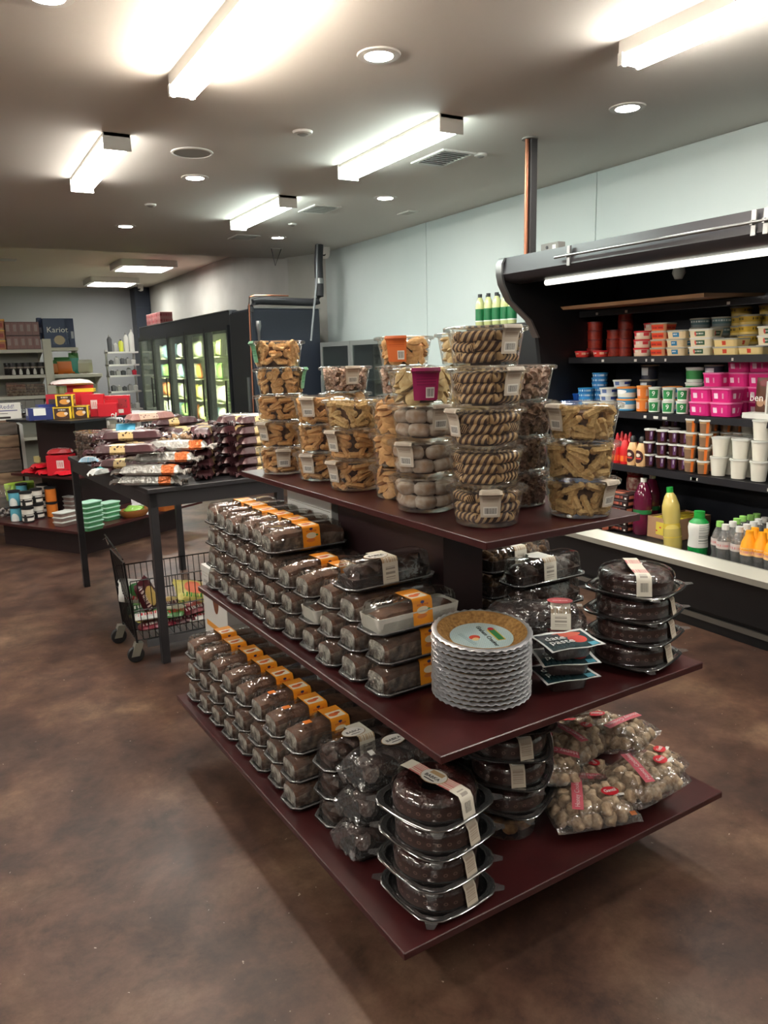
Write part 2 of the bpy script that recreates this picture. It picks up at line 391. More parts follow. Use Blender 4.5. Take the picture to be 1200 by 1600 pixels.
for i, (y, lb) in enumerate(((13.2, 'square surface light on far ceiling, nearer of the two'), (15.9, 'square surface light on far ceiling, farther of the two'))):
    t = thing('surface_light', lb, 'ceiling light', (3.1, y, 3.08), 0, 'square lights on the far ceiling')
    MB().loft([rrect(.9, .9, .06, z) for z in (-.1, 0)]).ob('housing', lampw, t, 40)
    MB().box(-.37, -.37, -.106, .37, .37, -.1).ob('diffuser', emis('far_panel', (1, .97, .9), 14), t)
def downlight(x, y, label):
    t = thing('recessed_light', label, 'ceiling light', (x, y, CZ), 0, 'round recessed downlights')
    MB().lathe([(.062, -.001), (.064, -.008), (.094, -.006), (.098, 0), (.062, 0)], 28, cap0=False, cap1=False).ob('trim_ring', lampw, t, 40)
    MB().lathe([(.063, -.0045), (.063, -.001)], 24).ob('lens', emis('downlight', (1, .97, .9), SPOT_E), t)
for x, y, lb in ((1.85, 3.22, 'round recessed light between the two bare tube strips'), (3.44, 3.28, 'round recessed light beneath the right strip light, over the cooler'),
                 (1.78, 5.8, 'round recessed light beside the round ceiling speaker'), (3.42, 5.9, 'round recessed light below the vent and cool box light'),
                 (1.75, 8.04, 'round recessed light farthest along the left row'), (3.39, 8.2, 'round recessed light farthest along the right row'),
                 (.5, 3.25, 'round recessed light cut by the top edge at upper left'), (1.85, .7, 'round recessed light overhead behind the camera'), (3.44, .7, 'round recessed light over the cooler behind the camera'), (.15, 5.8, 'round recessed light beyond the left edge of the photo')):
    downlight(x, y, lb)
sp_ = thing('ceiling_speaker', 'large round flush speaker grille on the ceiling', 'speaker', (1.57, 5.14, CZ))
MB().lathe([(.115, -.003), (.118, -.009), (.13, -.006), (.132, 0)], 32, cap0=False, cap1=False).ob('rim', lampw, sp_, 40)
MB().lathe([(.116, -.005), (.116, -.001)], 28).ob('grille', M('grille_grey', (140, 136, 130), .8), sp_)
for x, y, r, lb in ((2.02, 4.43, .06, 'round smoke detector disc near the long warm strip'), (1.72, 6.9, .05, 'small round sensor disc in the middle of the ceiling'), (3.3, 4.42, .045, 'small round sensor disc right of the near air vent'), (3.2, 7.35, .045, 'small round sensor disc by the farther air vent')):
    t = thing('ceiling_detector', lb, 'detector', (x, y, CZ))
    MB().lathe([(r*.6, -.016), (r*.9, -.012), (r, 0)], 22, cap1=False).ob('cover', lampw, t, 40); MB().lathe([(r*.35, -.022), (r*.55, -.016)], 16, cap1=False).ob('sensor', M('grille_grey', (140, 136, 130), .8), t, 40)
def vent(x, y, sx, sy, lb):
    t = thing('air_vent', lb, 'vent', (x, y, CZ), 0, 'ceiling air vents')
    f = MB()
    for a in ((-sx, -sy, -sx+.025, sy), (sx-.025, -sy, sx, sy), (-sx+.025, -sy, sx-.025, -sy+.025), (-sx+.025, sy-.025, sx-.025, sy)): f.box(a[0], a[1], -.01, a[2], a[3], 0)
    f.ob('frame', lampw, t); MB().box(-sx+.02, -sy+.02, -.001, sx-.02, sy-.02, 0).ob('duct_opening', M('duct_dark', (50, 50, 50), .8), t)
    n = 8
    for k in range(n):
        yy = -sy+.03+(2*sy-.06)*(k+.5)/n; T = Matrix.Translation((0, yy, -.008))@Matrix.Rotation(.6, 4, 'X')
        MB().box(-sx+.024, -.009, -.001, sx-.024, .009, .001, T=T).ob('slat', lampw, t)
vent(3.12, 4.6, .13, .2, 'white louvred air vent beside the near cool box light')
vent(3.12, 6.55, .13, .18, 'white louvred air vent beside the farther cool box light')
vent(3.04, 8.3, .13, .16, 'dim louvred air vent above the freezer end')
vent(3.95, 6.4, .06, .1, 'narrow ceiling vent close to the right wall'); vent(1.0, 13.4, .25, .12, 'long vent on far left ceiling') 
bpy.context.view_layer.update()
for o in list(COL.objects):
    if o.name.startswith('air_vent') and o.location.y > 12: o.location.z = 3.08
cm = thing('security_camera', 'small white dome camera at the ceiling corner by black pipe', 'camera', (4.22, 8.75, CZ))
MB().lathe([(.0, -.13), (.03, -.125), (.05, -.1), (.055, -.07), (.06, 0)], 18).ob('body', lampw, cm, 50); MB().lathe([(0, -.02), (.02, -.015), (.024, 0)], 12).ob('lens', black, cm, 50, loc=(-.035, -.035, -.08), rz=(1.2, 0, -.8))
cm2 = thing('security_camera', 'tiny white dome camera on far ceiling by the navy column', 'camera', (3.85, 16.8, 3.08))
MB().lathe([(.0, -.14), (.05, -.12), (.07, 0)], 14).ob('body', lampw, cm2, 50); MB().lathe([(0, -.02), (.03, 0)], 10).ob('lens', black, cm2, 50, loc=(-.04, -.04, -.09), rz=(1.2, 0, -.8))
# insulated pipe runs
rub = M('black_insulation', (40, 42, 46), .6)
pi = thing('insulated_pipe', 'thick black insulated pipe dropping from ceiling and bending over freezer end', 'pipe', (0, 0, 0))
MB().tube([(4.05, 8.55, 2.8), (4.03, 8.55, 2.6), (4.03, 8.55, 2.3), (4.03, 8.55, 2.22), (4.0, 8.55, 2.165), (3.93, 8.55, 2.145), (3.6, 8.55, 2.15), (3.27, 8.55, 2.155), (3.2, 8.55, 2.14), (3.165, 8.55, 2.09), (3.16, 8.55, 2.03)], [.048, .05, .05, .045, .045, .045, .043, .042, .04, .035, .034], 12).ob('pipe', rub, pi, 50)
MB().tube([(4.03, 8.55, 2.42), (4.03, 8.55, 2.36)], .054, 12).ob('clamp', steel, pi, 50)
MB().tube([(4.0, 8.5, 2.8), (3.93, 8.4, 2.4), (3.78, 8.3, 1.7)], .012, 6).ob('thin_pipe', M('grey_pipe', (120, 125, 128), .4), pi, 50)
cp = thing('copper_pipe', 'thin copper line running down the freezer end', 'pipe', (0, 0, 0))
MB().tube([(3.6, 8.48, 2.21), (3.2, 8.48, 2.21), (3.13, 8.48, 2.19), (3.12, 8.48, 2.1), (3.09, 8.48, 0)], .009, 6).ob('pipe', copper, cp, 50)
MB().lathe([(.03, 0), (.035, .06), (.02, .12), (.008, .3)], 10).ob('valve', steel, cp, 50, loc=(3.21, 8.46, 1.93), rz=(PI, 0, 0))
hk = thing('ceiling_hook', 'v-shaped wire hanging from ceiling near wall corner', 'hook', (3.7, 9.0, CZ))
MB().tube([(-.07, 0, 0), (-.03, 0, -.2), (.06, 0, 0)], .006, 5).ob('wire', black, hk); MB().box(-.08, -.02, -.006, .07, .02, 0).ob('plate', lampw, hk)
p2 = thing('standing_pipe', 'black and copper vertical pipe from cooler top to ceiling', 'pipe', (3.33, 3.97, 2.1))
MB().box(0, -.03, 0, .045, .03, .7).ob('insulation', M('dark_grey_pipe', (50, 47, 48), .5), p2); MB().tube([(-.012, -.0, 0), (-.012, 0, .7)], .013, 10).ob('tube', copper, p2, 60)
MB().lathe([(.05, 0), (.05, .01)], 16).ob('flange', M('grille_grey', (140, 136, 130), .8), p2, loc=(.01, 0, .688))

# ================================================================== OPEN REFRIGERATED CASE
CY0, CY1 = .6, 4.12
case = thing('refrigerated_case', 'long black open refrigerated case of dips and bottles along the right wall', 'refrigerator', (0, 0, 0))
prof = [(4.38, 2.1), (3.27, 2.105), (3.245, 2.07), (3.245, 2.0), (3.26, 1.94), (3.32, 1.84), (3.49, 1.715), (3.56, 1.6), (3.6, 1.35), (3.58, 1.0), (3.5, .7), (3.4, .43), (3.37, .4), (3.37, .36), (3.42, .3), (3.47, .1), (3.48, .0), (4.38, 0)]
MB().loft([[(x, y, z) for x, z in prof] for y in (CY1, CY1+.035)]).ob('end_panel', blackp, case, 30)
MB().loft([[(x+a, CY1+b, z+c) for a, b, c in ((-.012, -.012, 0), (-.012, .047, 0), (.004, .047, 0), (.004, -.012, 0))] for x, z in prof[1:8]]).ob('steel_edge', steel, case, 40)
MB().box(4.3, CY0, 0, 4.38, CY1, 2.1).ob('back_panel', M('case_interior', (20, 24, 36), .5), case)
MB().box(3.4, CY0, 2.04, 4.38, CY1, 2.1).ob('roof', blackp, case)
MB().loft([[(3.245, y, 2.0), (3.27, y, 2.105), (3.4, y, 2.105), (3.4, y, 2.02), (3.42, y, 1.97), (3.40, y, 1.945), (3.32, y, 1.95), (3.275, y, 1.965)] for y in (CY0, CY1)]).ob('canopy', M('canopy_grey', (46, 44, 48), .4), case, 40)
MB().tube([(3.385, CY0+.05, 1.93), (3.385, 3.85, 1.93)], .018, 10).ob('lamp', M('case_lamp', (225, 225, 210), .3, emit=.9), case, 60)
MB().tube([(3.225, CY0, 2.045), (3.225, 3.6, 2.045)], .008, 8).ob('rail', steel, case, 60)
for y in (3.5, 2.32, 2.26, 1.1): MB().box(3.238, y-.012, 1.99, 3.252, y+.012, 2.1).box(3.22, y-.006, 2.035, 3.25, y+.006, 2.055).ob('rail_bracket', steel, case)
MB().lathe([(0, 0), (.03, .005), (.035, .03), (.02, .06)], 14).ob('sensor_cover', M('grey_plastic', (110, 108, 104), .5), case, 50, loc=(3.52, 2.95, 1.93), rz=(PI, 0, 0))
MB().loft([[(x, y, z) for x, z in ((3.42, .0+.12), (3.40, .34), (3.365, .35), (3.36, .385), (3.39, .43), (3.415, .43), (3.44, .3), (3.55, .26), (4.32, .26), (4.32, .12))] for y in (CY0, CY1)]).ob('lower_body', M('case_black', (16, 15, 17), .5), case, 30)
MB().loft([[(x, y, z) for x, z in ((3.358, .352), (3.352, .385), (3.385, .434), (3.40, .434), (3.37, .38), (3.37, .352))] for y in (CY0, CY1)]).ob('bumper', M('bumper_white', (176, 174, 164), .22, .35), case, 30)
MB().box(3.46, CY0, 0, 3.49, CY1, .12).box(3.445, CY0, .055, 3.46, CY1, .085, m=1).ob('kick_plate', [blackp, M('worn_alu', (120, 118, 112), .4, .6)], case)
railm = M('price_rail', (32, 32, 36), .3)
SH = []
for i, (x0, z, nm) in enumerate(((3.93, 1.768, 'top'), (3.84, 1.458, 'upper'), (3.76, 1.118, 'middle'), (3.7, .79, 'lower'))):
    s = MB().box(x0, CY0, z-.022, 4.32, CY1-.005, z).ob('shelf', blackp, case)
    MB().box(x0-.012, CY0, z-.036, x0, CY1-.01, z+.004).ob('price_rail', railm, s)
    rnd = random.Random(i)
    for k in range(9 if i else 4):
        y = 1.9+rnd.random()*2.1; MB().box(x0-.014, y, z-.028, x0-.012, y+rnd.choice((.012, .02, .035)), z-.012).ob('price_tag', paperw, s)
    SH.append((x0, z))
MB().loft([[(x, y, z) for x, z in ((3.441, .33), (3.6, .33), (4.29, .33), (4.29, .37), (3.6, .37), (3.433, .37))] for y in (CY0, CY1-.01)]).ob('deck', blackp, case)
eb = thing('control_box', 'small grey electrical box on top of the cooler by pipe', 'box', (3.36, 3.72, 2.105))
MB().box(0, 0, 0, .06, .16, .055).ob('body', M('grey_plastic', (110, 108, 104), .5), eb, bevel=.004); MB().box(-.002, .02, .015, 0, .05, .04).ob('socket', paperw, eb); MB().tube([(.0, .1, .03), (-.004, .1, .03)], .01, 10).ob('knob', black, eb)
# two worn trays on top shelf
for y0, y1, lb in ((3.42, 3.95, 'flat brown tray on cooler top shelf near end panel'), (2.86, 3.44, 'wide flat brown tray on cooler top shelf, over the red tubs')):
    t = thing('bakery_tray', lb, 'tray', (3.62, (y0+y1)/2, 1.772), 0, 'bakery trays on the top case shelf')
    hw = (y1-y0)/2; t.rotation_euler = (0, -.02, 0)
    MB().loft([[(0, -hw, 0), (.5, -hw, 0), (.5, hw, 0), (0, hw, 0)], [(-.015, -hw-.01, .02), (.515, -hw-.01, .02), (.515, hw+.01, .02), (-.015, hw+.01, .02)], [(0, -hw, .018), (.5, -hw, .018), (.5, hw, .018), (0, hw, .018)], [(.01, -hw+.01, .004), (.49, -hw+.01, .004), (.49, hw-.01, .004), (.01, hw-.01, .004)]], cap0=True, cap1=True).ob('tray_body', M('tray_tan', (128, 98, 72), .5), t)

def sidelabel(name, base, c1, c2, extra=()):
    return P(name, base, [('r', 0, .12, 1, .9, c1)]+[('r', k/4+.02, .3, k/4+.12, .7, c2) for k in range(4)]+[('r', k/4+.14, .38, k/4+.2, .62, (240, 240, 235), 300) for k in range(4)]+list(extra), .4)
BASEC = {'p_orng': (214, 150, 110), 'p_blue': (222, 200, 160), 'p_green': (225, 215, 185), 'p_plain': (228, 205, 145), 'p_pink': (208, 36, 122)}
def cup(kind, r0, r1, h, body, lid, lidr=None, name='dip_tub', cat='tub', rect=0, clearbody=None):
    def fn():
        t = thing(name, kind, cat)
        if rect:
            lx = rect
            nm = body.name; plain = M('tubbase_'+nm, BASEC[nm], .4) if nm in BASEC else body
            MB().loft([rrect(2*r0*.94, lx*.94, .018, 0), rrect(2*r1, lx, .022, h)], cap1=False).ob('body', plain, t, 50)
            if nm in BASEC:
                b = MB(); e = .0012; y0, y1 = lx*.94/2-.012, lx/2-.014; x0, x1 = r0*.94+e, r1+e
                b.add([(-x0-(x1-x0)*.1, y0, h*.12), (-x0-(x1-x0)*.1, -y0, h*.12), (-x1+(x1-x0)*.2, -y1, h*.84), (-x1+(x1-x0)*.2, y1, h*.84)], [(0, 1, 2, 3)])
                b.add([(-x0+.014, -lx*.94/2-e, h*.12), (x0-.014, -lx*.94/2-e, h*.12), (x1-.016, -lx/2-e*.6, h*.84), (-x1+.016, -lx/2-e*.6, h*.84)], [(0, 1, 2, 3)])
                b.ob('label', body, t)
            MB().loft([rrect(2*r1+.006, lx+.006, .024, h-.005), rrect(2*r1+.006, lx+.006, .024, h+.002), rrect(2*r1-.004, lx-.004, .02, h+.004)]).ob('lid', lid, t, 40)
        else:
            MB().lathe([(r0, 0), (r0*.3+r1*.7, h*.7), (r1, h)], 18, cap1=False).ob('body', body, t, 50)
            q = lidr or r1+.003
            MB().lathe([(q, h-.006), (q, h+.003), (q-.006, h+.004), (q-.008, h+.002)], 18).ob('lid', lid, t, 50)
        return t
    pr = Proto(fn); pr.rect = rect; return pr
lid_c = M('clearish_lid', (170, 170, 160), .25); lid_w = M('white_lid', (215, 215, 210), .35)
K = {}
K['redlow'] = (cup('a', .045, .052, .038, sidelabel('p_redlow', (190, 40, 40), (205, 60, 45), (235, 180, 150)), M('red_lid', (200, 30, 45), .35)), .042, 'squat red dip tub')
K['redstk'] = (cup('a', .05, .052, .055, M('salsa', (165, 52, 34), .4, noise=(60, (120, 30, 20), .2)), M('dark_red_lid', (120, 20, 25), .4)), .06, 'red salsa tub')
K['redlid'] = (cup('a', .052, .057, .048, sidelabel('p_redlid', (215, 190, 165), (225, 205, 185), (205, 60, 70)), M('red_lid', (200, 30, 45), .35)), .052, 'cream dip tub with red lid')
K['orng'] = (cup('a', .056, .062, .046, P('p_orng', (222, 110, 60), [('r', 0, .15, 1, .85, (222, 62, 40)), ('r', .05, .3, .45, .55, (60, 30, 30), 60), ('r', .55, .3, .95, .55, (60, 30, 30), 60)]), lid_c, rect=.115), .05, 'orange-red labelled hummus tub')
K['blue'] = (cup('a', .056, .062, .046, P('p_blue', (222, 200, 160), [('r', .3, .1, .75, .9, (40, 120, 165)), ('r', .33, .45, .6, .7, (235, 235, 235), 50)]), lid_c, rect=.13), .05, 'blue labelled hummus tub')
K['green'] = (cup('a', .06, .066, .046, P('p_green', (225, 215, 185), [('r', .25, .1, .8, .9, (45, 85, 60)), ('r', .32, .4, .7, .65, (235, 235, 225), 40), ('e', .27, .5, .05, .4, (215, 90, 80))]), lid_w, rect=.15), .05, 'dark green labelled hummus tub')
K['plain'] = (cup('a', .06, .066, .042, P('p_plain', (228, 205, 145), [('r', .4, .1, .6, .85, (205, 70, 45))]), lid_c, rect=.16), .046, 'long cream hummus tub')
K['yell'] = (cup('a', .055, .062, .05, P('p_yell', (205, 180, 110), [('r', 0, .2, 1, .8, (186, 150, 40)), ('r', .05, .35, .45, .6, (60, 50, 20), 60), ('r', .55, .35, .95, .6, (60, 50, 20), 60)]), M('smoke_lid', (140, 135, 120), .3)), .055, 'yellow labelled hummus tub')
K['teal'] = (cup('a', .055, .06, .05, P('p_teal', (120, 130, 130), [('r', 0, .2, 1, .8, (70, 100, 105)), ('r', .3, .4, .7, .6, (220, 225, 220), 60)]), M('smoke_lid', (140, 135, 120), .3)), .055, 'grey-teal labelled dip tub')
K['bluel'] = (cup('a', .055, .06, .04, M('navy_tub', (25, 80, 160), .4), M('blue_lid', (20, 85, 175), .35), rect=.12), .045, 'royal blue butter tub')
K['bluest'] = (cup('a', .05, .052, .03, P('p_bluest', (25, 110, 180), [('r', 0, .25, 1, .75, (215, 230, 240), 34)]), M('blue_lid2', (40, 130, 190), .35)), .033, 'flat blue and white cheese tub')
K['whtb'] = (cup('a', .05, .058, .042, P('p_whtb', (205, 210, 215), [('r', .1, .3, .3, .7, (40, 60, 140)), ('r', .6, .3, .8, .7, (40, 60, 140)), ('r', .4, .2, .5, .8, (90, 110, 160))]), lid_w), .047, 'white cheese tub with navy mark')
K['orbl'] = (cup('a', .055, .062, .07, P('p_orbl', (70, 150, 200), [('r', 0, .55, 1, .9, (70, 150, 200)), ('r', 0, .1, 1, .4, (225, 225, 215)), ('e', .4, .5, .12, .2, (240, 240, 240))]), M('orange_lid', (225, 145, 70), .4)), .075, 'sky-blue spread tub with orange lid')
K['orn2'] = (cup('a', .036, .042, .075, P('p_orn2', (225, 125, 50), [('r', .1, .15, .45, .6, (215, 215, 215), 70), ('r', .6, .15, .95, .6, (215, 215, 215), 70)]), M('orange_lid', (225, 145, 70), .4)), .08, 'orange spread tub with orange lid')
K['nine'] = (cup('a', .033, .037, .072, P('p_nine', (225, 230, 220), [('r', .34, .08, .62, .74, (40, 130, 70)), ('r', .66, .15, .92, .7, (165, 175, 170), 60), ('r', .04, .15, .3, .7, (165, 175, 170), 60)]), lid_w), .077, 'white and green yogurt tub')
K['pink'] = (cup('a', .056, .064, .075, P('p_pink', (208, 36, 122), [('r', .12, .2, .36, .75, (238, 215, 228)), ('r', .62, .2, .72, .75, (238, 215, 228), 80)]), M('pink_lid', (225, 120, 170), .4), rect=.135), .08, 'hot pink cheese tub')
K['dgrn'] = (cup('a', .05, .055, .085, P('p_dgrn', (200, 210, 200), [('r', 0, .15, 1, .7, (40, 120, 60))]), lid_w), .09, 'tall green banded tub')
K['dark'] = (cup('a', .05, .055, .09, P('p_dark', (40, 45, 60), [('r', .3, .2, .5, .7, (200, 205, 210))]), M('smoke_lid', (140, 135, 120), .3)), .095, 'dark tub with grey lid')
K['pudd'] = (cup('a', .027, .034, .072, P('p_pudd', (58, 30, 28), [('r', .5, .1, .6, .8, (96, 62, 104)), ('e', .55, .5, .02, .2, (190, 180, 200))], .25), lid_w, name='pudding_cup', cat='cup'), .078, 'dark chocolate pudding cup')
K['pudo'] = (cup('a', .029, .036, .072, P('p_pudo', (126, 98, 76), [('r', 0, .6, 1, 1, (190, 160, 120)), ('r', .54, 0, .62, .8, (224, 116, 44))], .3), lid_w, name='pudding_cup', cat='cup'), .078, 'orange banded two-layer pudding cup')
K['whit'] = (cup('a', .036, .047, .105, M('white_cup', (222, 218, 205), .4), M('white_lid2', (205, 205, 198), .35), name='yogurt_cup', cat='cup'), .11, 'tall plain white yogurt cup')
def yat(px, X): return onx(px, 600, X)[1]
def stack(kind, px, n, si, row=0, place='', rz=0, n0=0, dy=0):
    pr, hh, desc = K[kind]; x0, z = SH[si]; X = x0+.07+row*.14; y = yat(px, X)+dy
    snm = ['topmost', 'hummus', 'yogurt', 'pudding'][si]
    for k in range(n):
        lb = f'{desc}, {lev(k, n) if n > 1 else "single"}, {place}, {snm} shelf'
        jr = random.uniform(-.004, .004)
        pr.put(lb, (X+jr, y+random.uniform(-.003, .003), z+.005+k*hh), rz+(0 if K[kind][0].rect else .5)+random.uniform(-.1, .1), f'{desc}s on the {snm} shelf')
for a in (('redlow', 909, 1, 1, 0, 'first in front from end panel'), ('redlow', 938, 1, 1, 0, 'second in front from end panel'),
          ('redstk', 928, 4, 1, 1, 'stack behind the squat red tubs'), ('redstk', 958, 3, 1, 1.3, 'shadowed middle red stack'), ('redstk', 974, 5, 1, 1.6, 'tall shadowed back stack'),
          ('redlid', 1002, 3, 1, 0, 'front stack'), ('redlid', 1016, 4, 1, 1, 'stack behind'),
          ('orng', 1033, 4, 1, .2, 'stack next to red-lidded tubs'), ('blue', 1061, 3, 1, 0, 'stack beside orange-red ones'), ('green', 1099, 3, 1, 0, 'stack of dark green labels'),
          ('teal', 1090, 4, 1, 1.2, 'stack behind the green'), ('teal', 1122, 4, 1, 1.3, 'stack behind the cream'), ('plain', 1139, 2, 1, 0, 'stack between green and yellow'), ('yell', 1166, 4, 1, .9, 'front stack of yellow'), ('yell', 1152, 5, 1, 1.7, 'dim back stack'), ('plain', 1178, 1, 1, 0, 'under the yellow stack'), ('green', 1206, 3, 1, .6, 'cut by photo edge'), ('yell', 1196, 5, 1, 1.7, 'dim stack at photo edge'),
          ('bluel', 893, 1, 2, 0, 'low at cookie tubs'), ('bluel', 903, 2, 2, .8, 'behind the low one'), ('bluest', 937, 7, 2, 1.0, 'tall blue stack'), ('bluest', 916, 4, 2, .3, 'short blue stack'), ('whtb', 924, 1, 2, -.15, 'front'), ('whtb', 951, 3, 2, .2, 'stack'), ('whtb', 972, 4, 2, 1.0, 'stack behind'), ('dark', 1014, 3, 2, 1.6, 'dim back stack'),
          ('orbl', 980, 2, 2, .1, 'stack next to white ones'), ('orn2', 1006, 2, 2, .1, 'stack beside the yogurts'), ('orbl', 1050, 2, 2, 1.2, 'back stack behind yogurts'), ('nine', 1024, 2, 2, 0, 'first stack'), ('nine', 1046, 2, 2, -.05, 'second stack'), ('nine', 1069, 2, 2, .05, 'third stack'),
          ('dgrn', 1086, 3, 2, 1.1, 'back stack'), ('dark', 1116, 3, 2, 1.1, 'stack behind pink'), ('pink', 1104, 2, 2, 0, 'first front stack'), ('pink', 1137, 2, 2, .1, 'second front stack'), ('pink', 1122, 3, 2, 1.0, 'rear stack'), ('pink', 1160, 4, 2, 1.4, 'tall rear stack'), ('pink', 1195, 4, 2, 1.5, 'stack by the photo edge'),
          ('pudd', 1020, 3, 3, 0, 'first front stack'), ('pudd', 1039, 3, 3, -.05, 'second front stack'), ('pudd', 1058, 3, 3, 0, 'third front stack'), ('pudd', 1074, 3, 3, .1, 'fourth front stack'), ('pudd', 1044, 4, 3, 1.1, 'first back stack'), ('pudd', 1058, 4, 3, 1.2, 'second back stack'),
          ('pudo', 1085, 4, 3, 0, 'nearer front stack'), ('pudo', 1107, 4, 3, -.05, 'farther front stack'), ('pudo', 1118, 4, 3, .9, 'first back stack'), ('pudo', 1140, 4, 3, 1.0, 'second back stack'), ('pudo', 1158, 4, 3, 1.3, 'third back stack'),
          ('whit', 1131, 2, 3, 0, 'first front stack'), ('whit', 1163, 2, 3, -.05, 'second front stack'), ('whit', 1150, 2, 3, .7, 'stack in the gap'), ('whit', 1178, 2, 3, .6, 'stack behind the gap'), ('whit', 1196, 3, 3, .0, 'three-high stack at photo edge'), ('whit', 1175, 3, 3, 1.4, 'dim rear stack')):
    stack(*a)
# green nine numerals
for o in [o for o in list(COL.objects) if o.name.startswith('dip_tub') and 'yogurt tub' in o.get('label', '')]:
    if 'front' in o['label'] or True:
        T = frame((-.0365, 0, .036), (0, -1, 0), (-1, 0, .07)); 
        if not any(c.name.startswith('numeral') for c in o.children): text('9', .042, inkw, o, T, 'numeral')
# cookie display carton at right of yogurt shelf
def cookie_carton():
    t = thing('cookie_carton', 'white open display carton of brown cookie bags on yogurt shelf, beside pink tubs', 'carton', (3.83, yat(1190, 3.8)-.05, SH[2][1]+.006))
    MB().box(-.05, -.14, 0, .1, .14, .03).ob('tray', paperw, t); MB().box(-.045, .0, .03, .1, .01, .2).ob('divider', paperw, t)
    MB().box(.1, -.14, 0, .11, .14, .16).ob('back', paperw, t)
    for y in (.07, -.065):
        b = pillow(.19, .12, .05, 8, 6, .004, 3).ob('cookie_bag', P('p_cookiebag', (92, 58, 44), [('e', .3, .3, .12, .2, (190, 150, 120)), ('e', .3, .7, .12, .2, (190, 150, 120)), ('e', .85, .5, .1, .3, (120, 30, 40))], .35), t, 50, loc=(.03, y, .12), rz=(PI/2, PI/2*3, PI/2))
        text('ben', .055, inkw, t, frame((-.035, y, .11), (0, -1, 0), (-1, 0, 0)))
    return t
cookie_carton()
# squeeze bottles on pudding shelf
def bottle(desc, prof, body, cap, capprof, n=18, sy=1, lab=None, labz=None, name='bottle', cat='bottle', k=1):
    prof = [(a*k, b*k) for a, b in prof]; capprof = [(a*k, b*k) for a, b in capprof]; labz = labz and [(a*k, b*k) for a, b in labz]
    def fn():
        t = thing(name, desc, cat); MB().lathe(prof, n, sy=sy).ob('body', body, t, 50)
        MB().lathe(capprof, 14, sy=1).ob('cap', cap, t, 50)
        if lab:
            r = [(a+.0012, b) for a, b in labz]; MB().lathe(r, n, sy=sy, cap0=False, cap1=False).ob('label', lab, t, 50)
        return t
    return Proto(fn)
sq = [(.03, 0), (.033, .02), (.033, .1), (.024, .135), (.014, .15)]
redb = bottle('a', sq, P('p_redb', (205, 30, 35), [('r', 0, .2, 1, .35, (235, 120, 40), 30), ('r', .45, .45, .8, .6, (235, 235, 230), 60)]), M('red_cap', (170, 20, 30), .4), [(.014, .148), (.012, .17), (.005, .19)])
mayo = bottle('a', sq, M('mayo', (220, 180, 130), .35), black, [(.02, .145), (.02, .17), (.01, .185)], lab=P('p_mayo', (220, 180, 130), [('e', .5, .5, .17, .5, (60, 25, 28)), ('e', .5, .62, .08, .14, (215, 200, 180)), ('r', .4, .3, .6, .42, (200, 60, 50))]), labz=[(.033, .02), (.033, .1)])
for px, lb in ((968, 'red squeeze bottle closest to the tubs of stick cookies, pudding shelf'), (981, 'red squeeze bottle next to the tan sauce bottles')): redb.put(lb, (3.76, yat(px, 3.76), SH[3][1]+.001), PI)
for px, lb in ((993, 'tan sauce bottle with oval dark label beside red bottles'), (1007, 'tan sauce bottle with oval dark label beside pudding cups')): mayo.put(lb, (3.75, yat(px, 3.75), SH[3][1]+.001), 0)
for px, lb in ((975, 'red squeeze bottle in the row behind, nearer end panel'), (988, 'red squeeze bottle behind the tan sauce bottles')): redb.put(lb, (3.86, yat(px, 3.86), SH[3][1]+.001), 2)
# deck goods
DZ = .372
def egg(px, X, k, nm, lbs):
    def fn():
        t = thing('food_carton', 'x', 'carton'); MB().box(-.08, -.12, 0, .08, .12, .038).ob('box', P('p_carton', (44, 26, 26), [('r', .1, .25, .42, .75, (205, 120, 95)), ('r', .55, .3, .85, .7, (190, 100, 80), 30), ('r', .9, .2, .96, .5, (225, 225, 220))]), t, bevel=.003); return t
    return Proto(fn)
eg = egg(0, 0, 0, 0, 0)
for px, X, n, lb in ((934, 3.62, 3, 'front pile'), (968, 3.72, 6, 'tall rear pile'), (915, 3.95, 9, 'dim pile against end panel')):
    y = min(onx(px, 800, X)[1], 3.93)
    for k in range(n): eg.put(f'flat dark frozen-food carton, {lev(k, n)}, {lb} in cooler well', (X, y, DZ+.002+k*.0405), random.uniform(-.1, .1), 'dark cartons in the cooler well')
jug = bottle('a', [(.045, 0), (.052, .02), (.05, .09), (.046, .12), (.052, .15), (.05, .22), (.03, .28), (.017, .3)], M('grape_drink', (92, 22, 50), .12, coat=.5), M('white_lid', (215, 215, 210), .35), [(.018, .298), (.018, .32)], lab=P('p_jug', (30, 110, 60), [('e', .5, .5, .12, .4, (220, 190, 150)), ('r', 0, .8, 1, 1, (120, 20, 50))]), labz=[(.05, .12), (.049, .2)], k=1.1)
for px, X, lb in ((1003, 3.72, 'purple drink bottle with green label, front of the pair'), (1016, 3.86, 'purple drink bottle behind and half hidden')):
    jug.put(lb, (X, onx(px, 820, X)[1], DZ), 2.4)
jar = bottle('a', [(.05, 0), (.055, .01), (.055, .08), (.048, .095)], M('pink_jam', (150, 60, 60), .3, noise=(30, (220, 190, 170), .1)), M('red_cap', (170, 20, 30), .4), [(.05, .09), (.05, .105)], name='jar', cat='jar')
for k in range(5): jar.put(f'red-lidded jar, {lev(k, 5)}, tower behind the purple drinks', (3.95, onx(992, 760, 3.95)[1], DZ+.107*k), 0, 'jars in the cooler well')
cb = thing('cardboard_box', 'open tan cardboard carton of yellow packets standing in cooler well', 'box', (3.85, onx(1060, 830, 3.85)[1], DZ), -.05)
kr = P('p_kraft', (168, 128, 98), [('s', .35, .2, .95, .8, (220, 195, 70), (190, 70, 60), 6)], .7)
